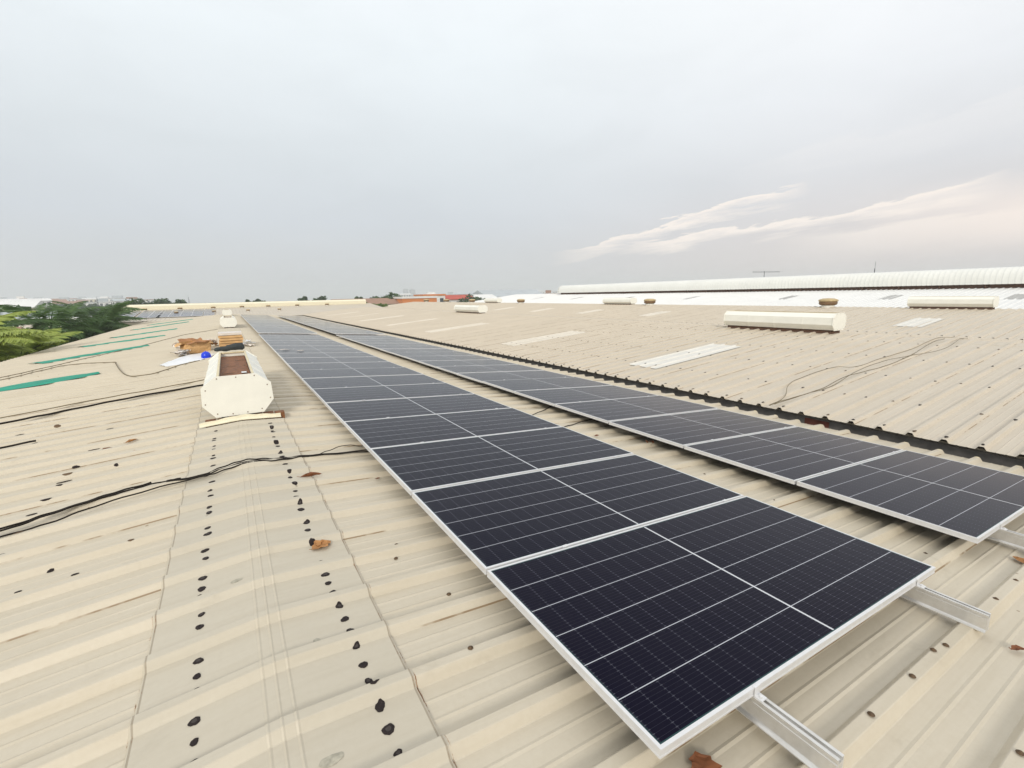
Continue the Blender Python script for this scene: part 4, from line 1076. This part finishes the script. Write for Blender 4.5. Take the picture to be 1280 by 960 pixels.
house(-17.5, 75, 5, 6, 8.9, 'white_wall', 'white_wall', 'small bright white gable among the trees at left', gable=False)
house(-15.2, 68, 7, 6, 7.9, 'cream_wall', 'roof_b', 'small cream-roofed shed between the trees at left')
house(-22, 60, 10, 8, 7.7, 'cream_wall', 'brownroof', 'low brown roof behind the palms at the left edge', rot=.1)
house(-30, 90, 20, 9, 8.6, 'white_wall', 'greyroof', 'long pale blue-grey roof at the left picture edge')
house(-55, 190, 16, 12, 10.0, 'cream_wall', 'white_wall', 'long white warehouse at the left edge on the horizon', floors=2)
q = random.Random(11); cnt = 0
walls_ = ['white_wall', 'cream_wall', 'white_wall', 'concrete']; roofs_ = ['white_wall', 'greyroof', 'brownroof', 'white_wall', 'greyroof']
where_l = ['far left', 'left', 'left of the cream bar']
lab_used = {}
for i in range(64):
    if i < 40: azd_ = -17.5+10.5*(i+q.uniform(-.4, .4))/40; D = q.uniform(450, 1300)
    else: azd_ = 19+24*(i-40+q.uniform(-.4, .4))/24; D = q.uniform(320, 1300)
    a = R(azd_); h = 9.5+D*q.uniform(.001, .0085); w_ = q.uniform(8, 20)*(1+D/900)
    if i >= 40: h = 9.5+D*q.uniform(.001, .005)
    wm, rm = q.choice(walls_), q.choice(roofs_)
    fl_ = max(2, int(h/3.4)); gb_ = q.random() < .45
    side = 'left' if i < 40 else 'centre'
    kind = ('%s %s, %s roof' % ({'white_wall': 'white', 'cream_wall': 'cream', 'concrete': 'grey'}[wm], 'gabled building' if gb_ else 'flat-topped block', {'white_wall': 'pale', 'greyroof': 'grey', 'brownroof': 'brown', 'redroof': 'red'}[rm]))
    where = '%s, %s horizon' % (ordinal((i if i < 40 else i-40)+1)+' from the left', side)
    house(D*math.sin(a), D*math.cos(a), w_, q.uniform(8, 14), h, wm, rm, kind+', '+where, rot=-a+q.uniform(-.3, .3), gable=gb_, floors=fl_)
# town beyond: rows of tree clumps between the houses
def grove(name, azs, D0, D1, n, label, seed):
    q = random.Random(seed); mb = MB()
    for i in range(n):
        a = R(q.uniform(*azs)); D = q.uniform(D0, D1); x, y = D*math.sin(a), D*math.cos(a); rr = q.uniform(4, 9); hh = q.uniform(6, 10.8)+D*.0008
        for k in range(110):
            d = Vector((q.gauss(0, 1), q.gauss(0, 1), abs(q.gauss(0, 1)))).normalized()*q.random()**.3
            p = Vector((x+d.x*rr, y+d.y*rr, GZ+hh*.25+d.z*hh*.75)); s = q.uniform(.7, 1.5)
            v1 = Vector((q.gauss(0, 1), q.gauss(0, 1), q.gauss(0, 1))).normalized(); v2 = v1.cross(Vector((0.3, .5, .8))).normalized()
            mb.quad(tuple(p-v1*s), tuple(p-v2*s), tuple(p+v1*s), tuple(p+v2*s))
    o = mb.build(name, M['fol_dark']); return tag(o, label, 'trees', kind='stuff')
grove('far_woodland', (-20, -5), 90, 700, 150, 'mass of distant trees between the houses on the left horizon', 3)
grove('far_woodland', (15, 52), 200, 900, 150, 'mass of distant trees along the skyline in the picture centre', 4)
# hazy towers
for (a, D, w_, h, lab) in ((.3385, 1900, 17, 38, 'left of the pair of hazy grey high-rise towers on the skyline'), (.3535, 1900, 20, 35, 'right of the pair of hazy grey high-rise towers on the skyline'), (.447, 2100, 18, 22, 'small hazy tower above the red roof')):
    house(a*D, D, w_*1.0, 16, h, 'concrete', 'concrete', lab, gable=False, floors=12, name='tower_block', cat='tower')
# lattice masts, crane, lamp pole
def mast(x, y, h, wb, label, name='radio_mast', cat='mast'):
    t = thing(name, (x, y, GZ), label, cat); mb = MB(); n = 10; rr = max(.06, h*.004)
    def corner(k, z): s = wb*(1-.85*z/h)/2; return [(x-s, y-s), (x+s, y-s), (x+s, y+s), (x-s, y+s)][k]
    for k in range(4): a = corner(k, 0); b = corner(k, h); mb.tube([(a[0], a[1], GZ), (b[0], b[1], GZ+h)], rr, 4)
    for s in range(n):
        z0, z1 = h*s/n, h*(s+1)/n
        for k in range(4):
            a = corner(k, z0); b = corner((k+1) % 4, z1); mb.tube([(a[0], a[1], GZ+z0), (b[0], b[1], GZ+z1)], rr*.6, 3)
            a = corner(k, z1); mb.tube([(a[0], a[1], GZ+z1), (b[0], b[1], GZ+z1)], rr*.6, 3)
    mb.build('lattice', M['steel'], t)
    mb = MB(); mb.tube([(x, y, GZ+h), (x, y, GZ+h*1.12)], rr*.7, 5); mb.build('antenna', M['steel'], t); return t
mast(-.1778*320, 320, 12.6, 1.6, 'thin lattice mast above the left town')
mast(-.055*420, 420, 13.4, 1.8, 'faint lattice mast above the cream bar right of the tree group')
cr = thing('tower_crane', (1.70*120, 120, GZ), 'tiny dark crane jib showing above the long white barrel', 'crane')
mb = MB(); cx, cy = 1.70*120, 120
mb.tube([(cx, cy, GZ), (cx, cy, 8.9)], .14, 4); mb.build('tower', M['steel'], cr)
mb = MB()
for dz in (0, .6): mb.tube([(cx-4, cy+3, 8.3+dz), (cx+5, cy-4, 8.3+dz*.4)], .05, 4)
for k in range(12): mb.tube([(cx-4+k*.9, cy+3-k*.66, 8.3), (cx-4+k*.9+.45, cy+3-k*.66-.33, 8.85-k*.04)], .035, 3)
mb.build('jib', M['steel'], cr)
mast(2.60*62, 62, 16.0, .5, 'thin dark spike sticking up behind the right part of the barrel')
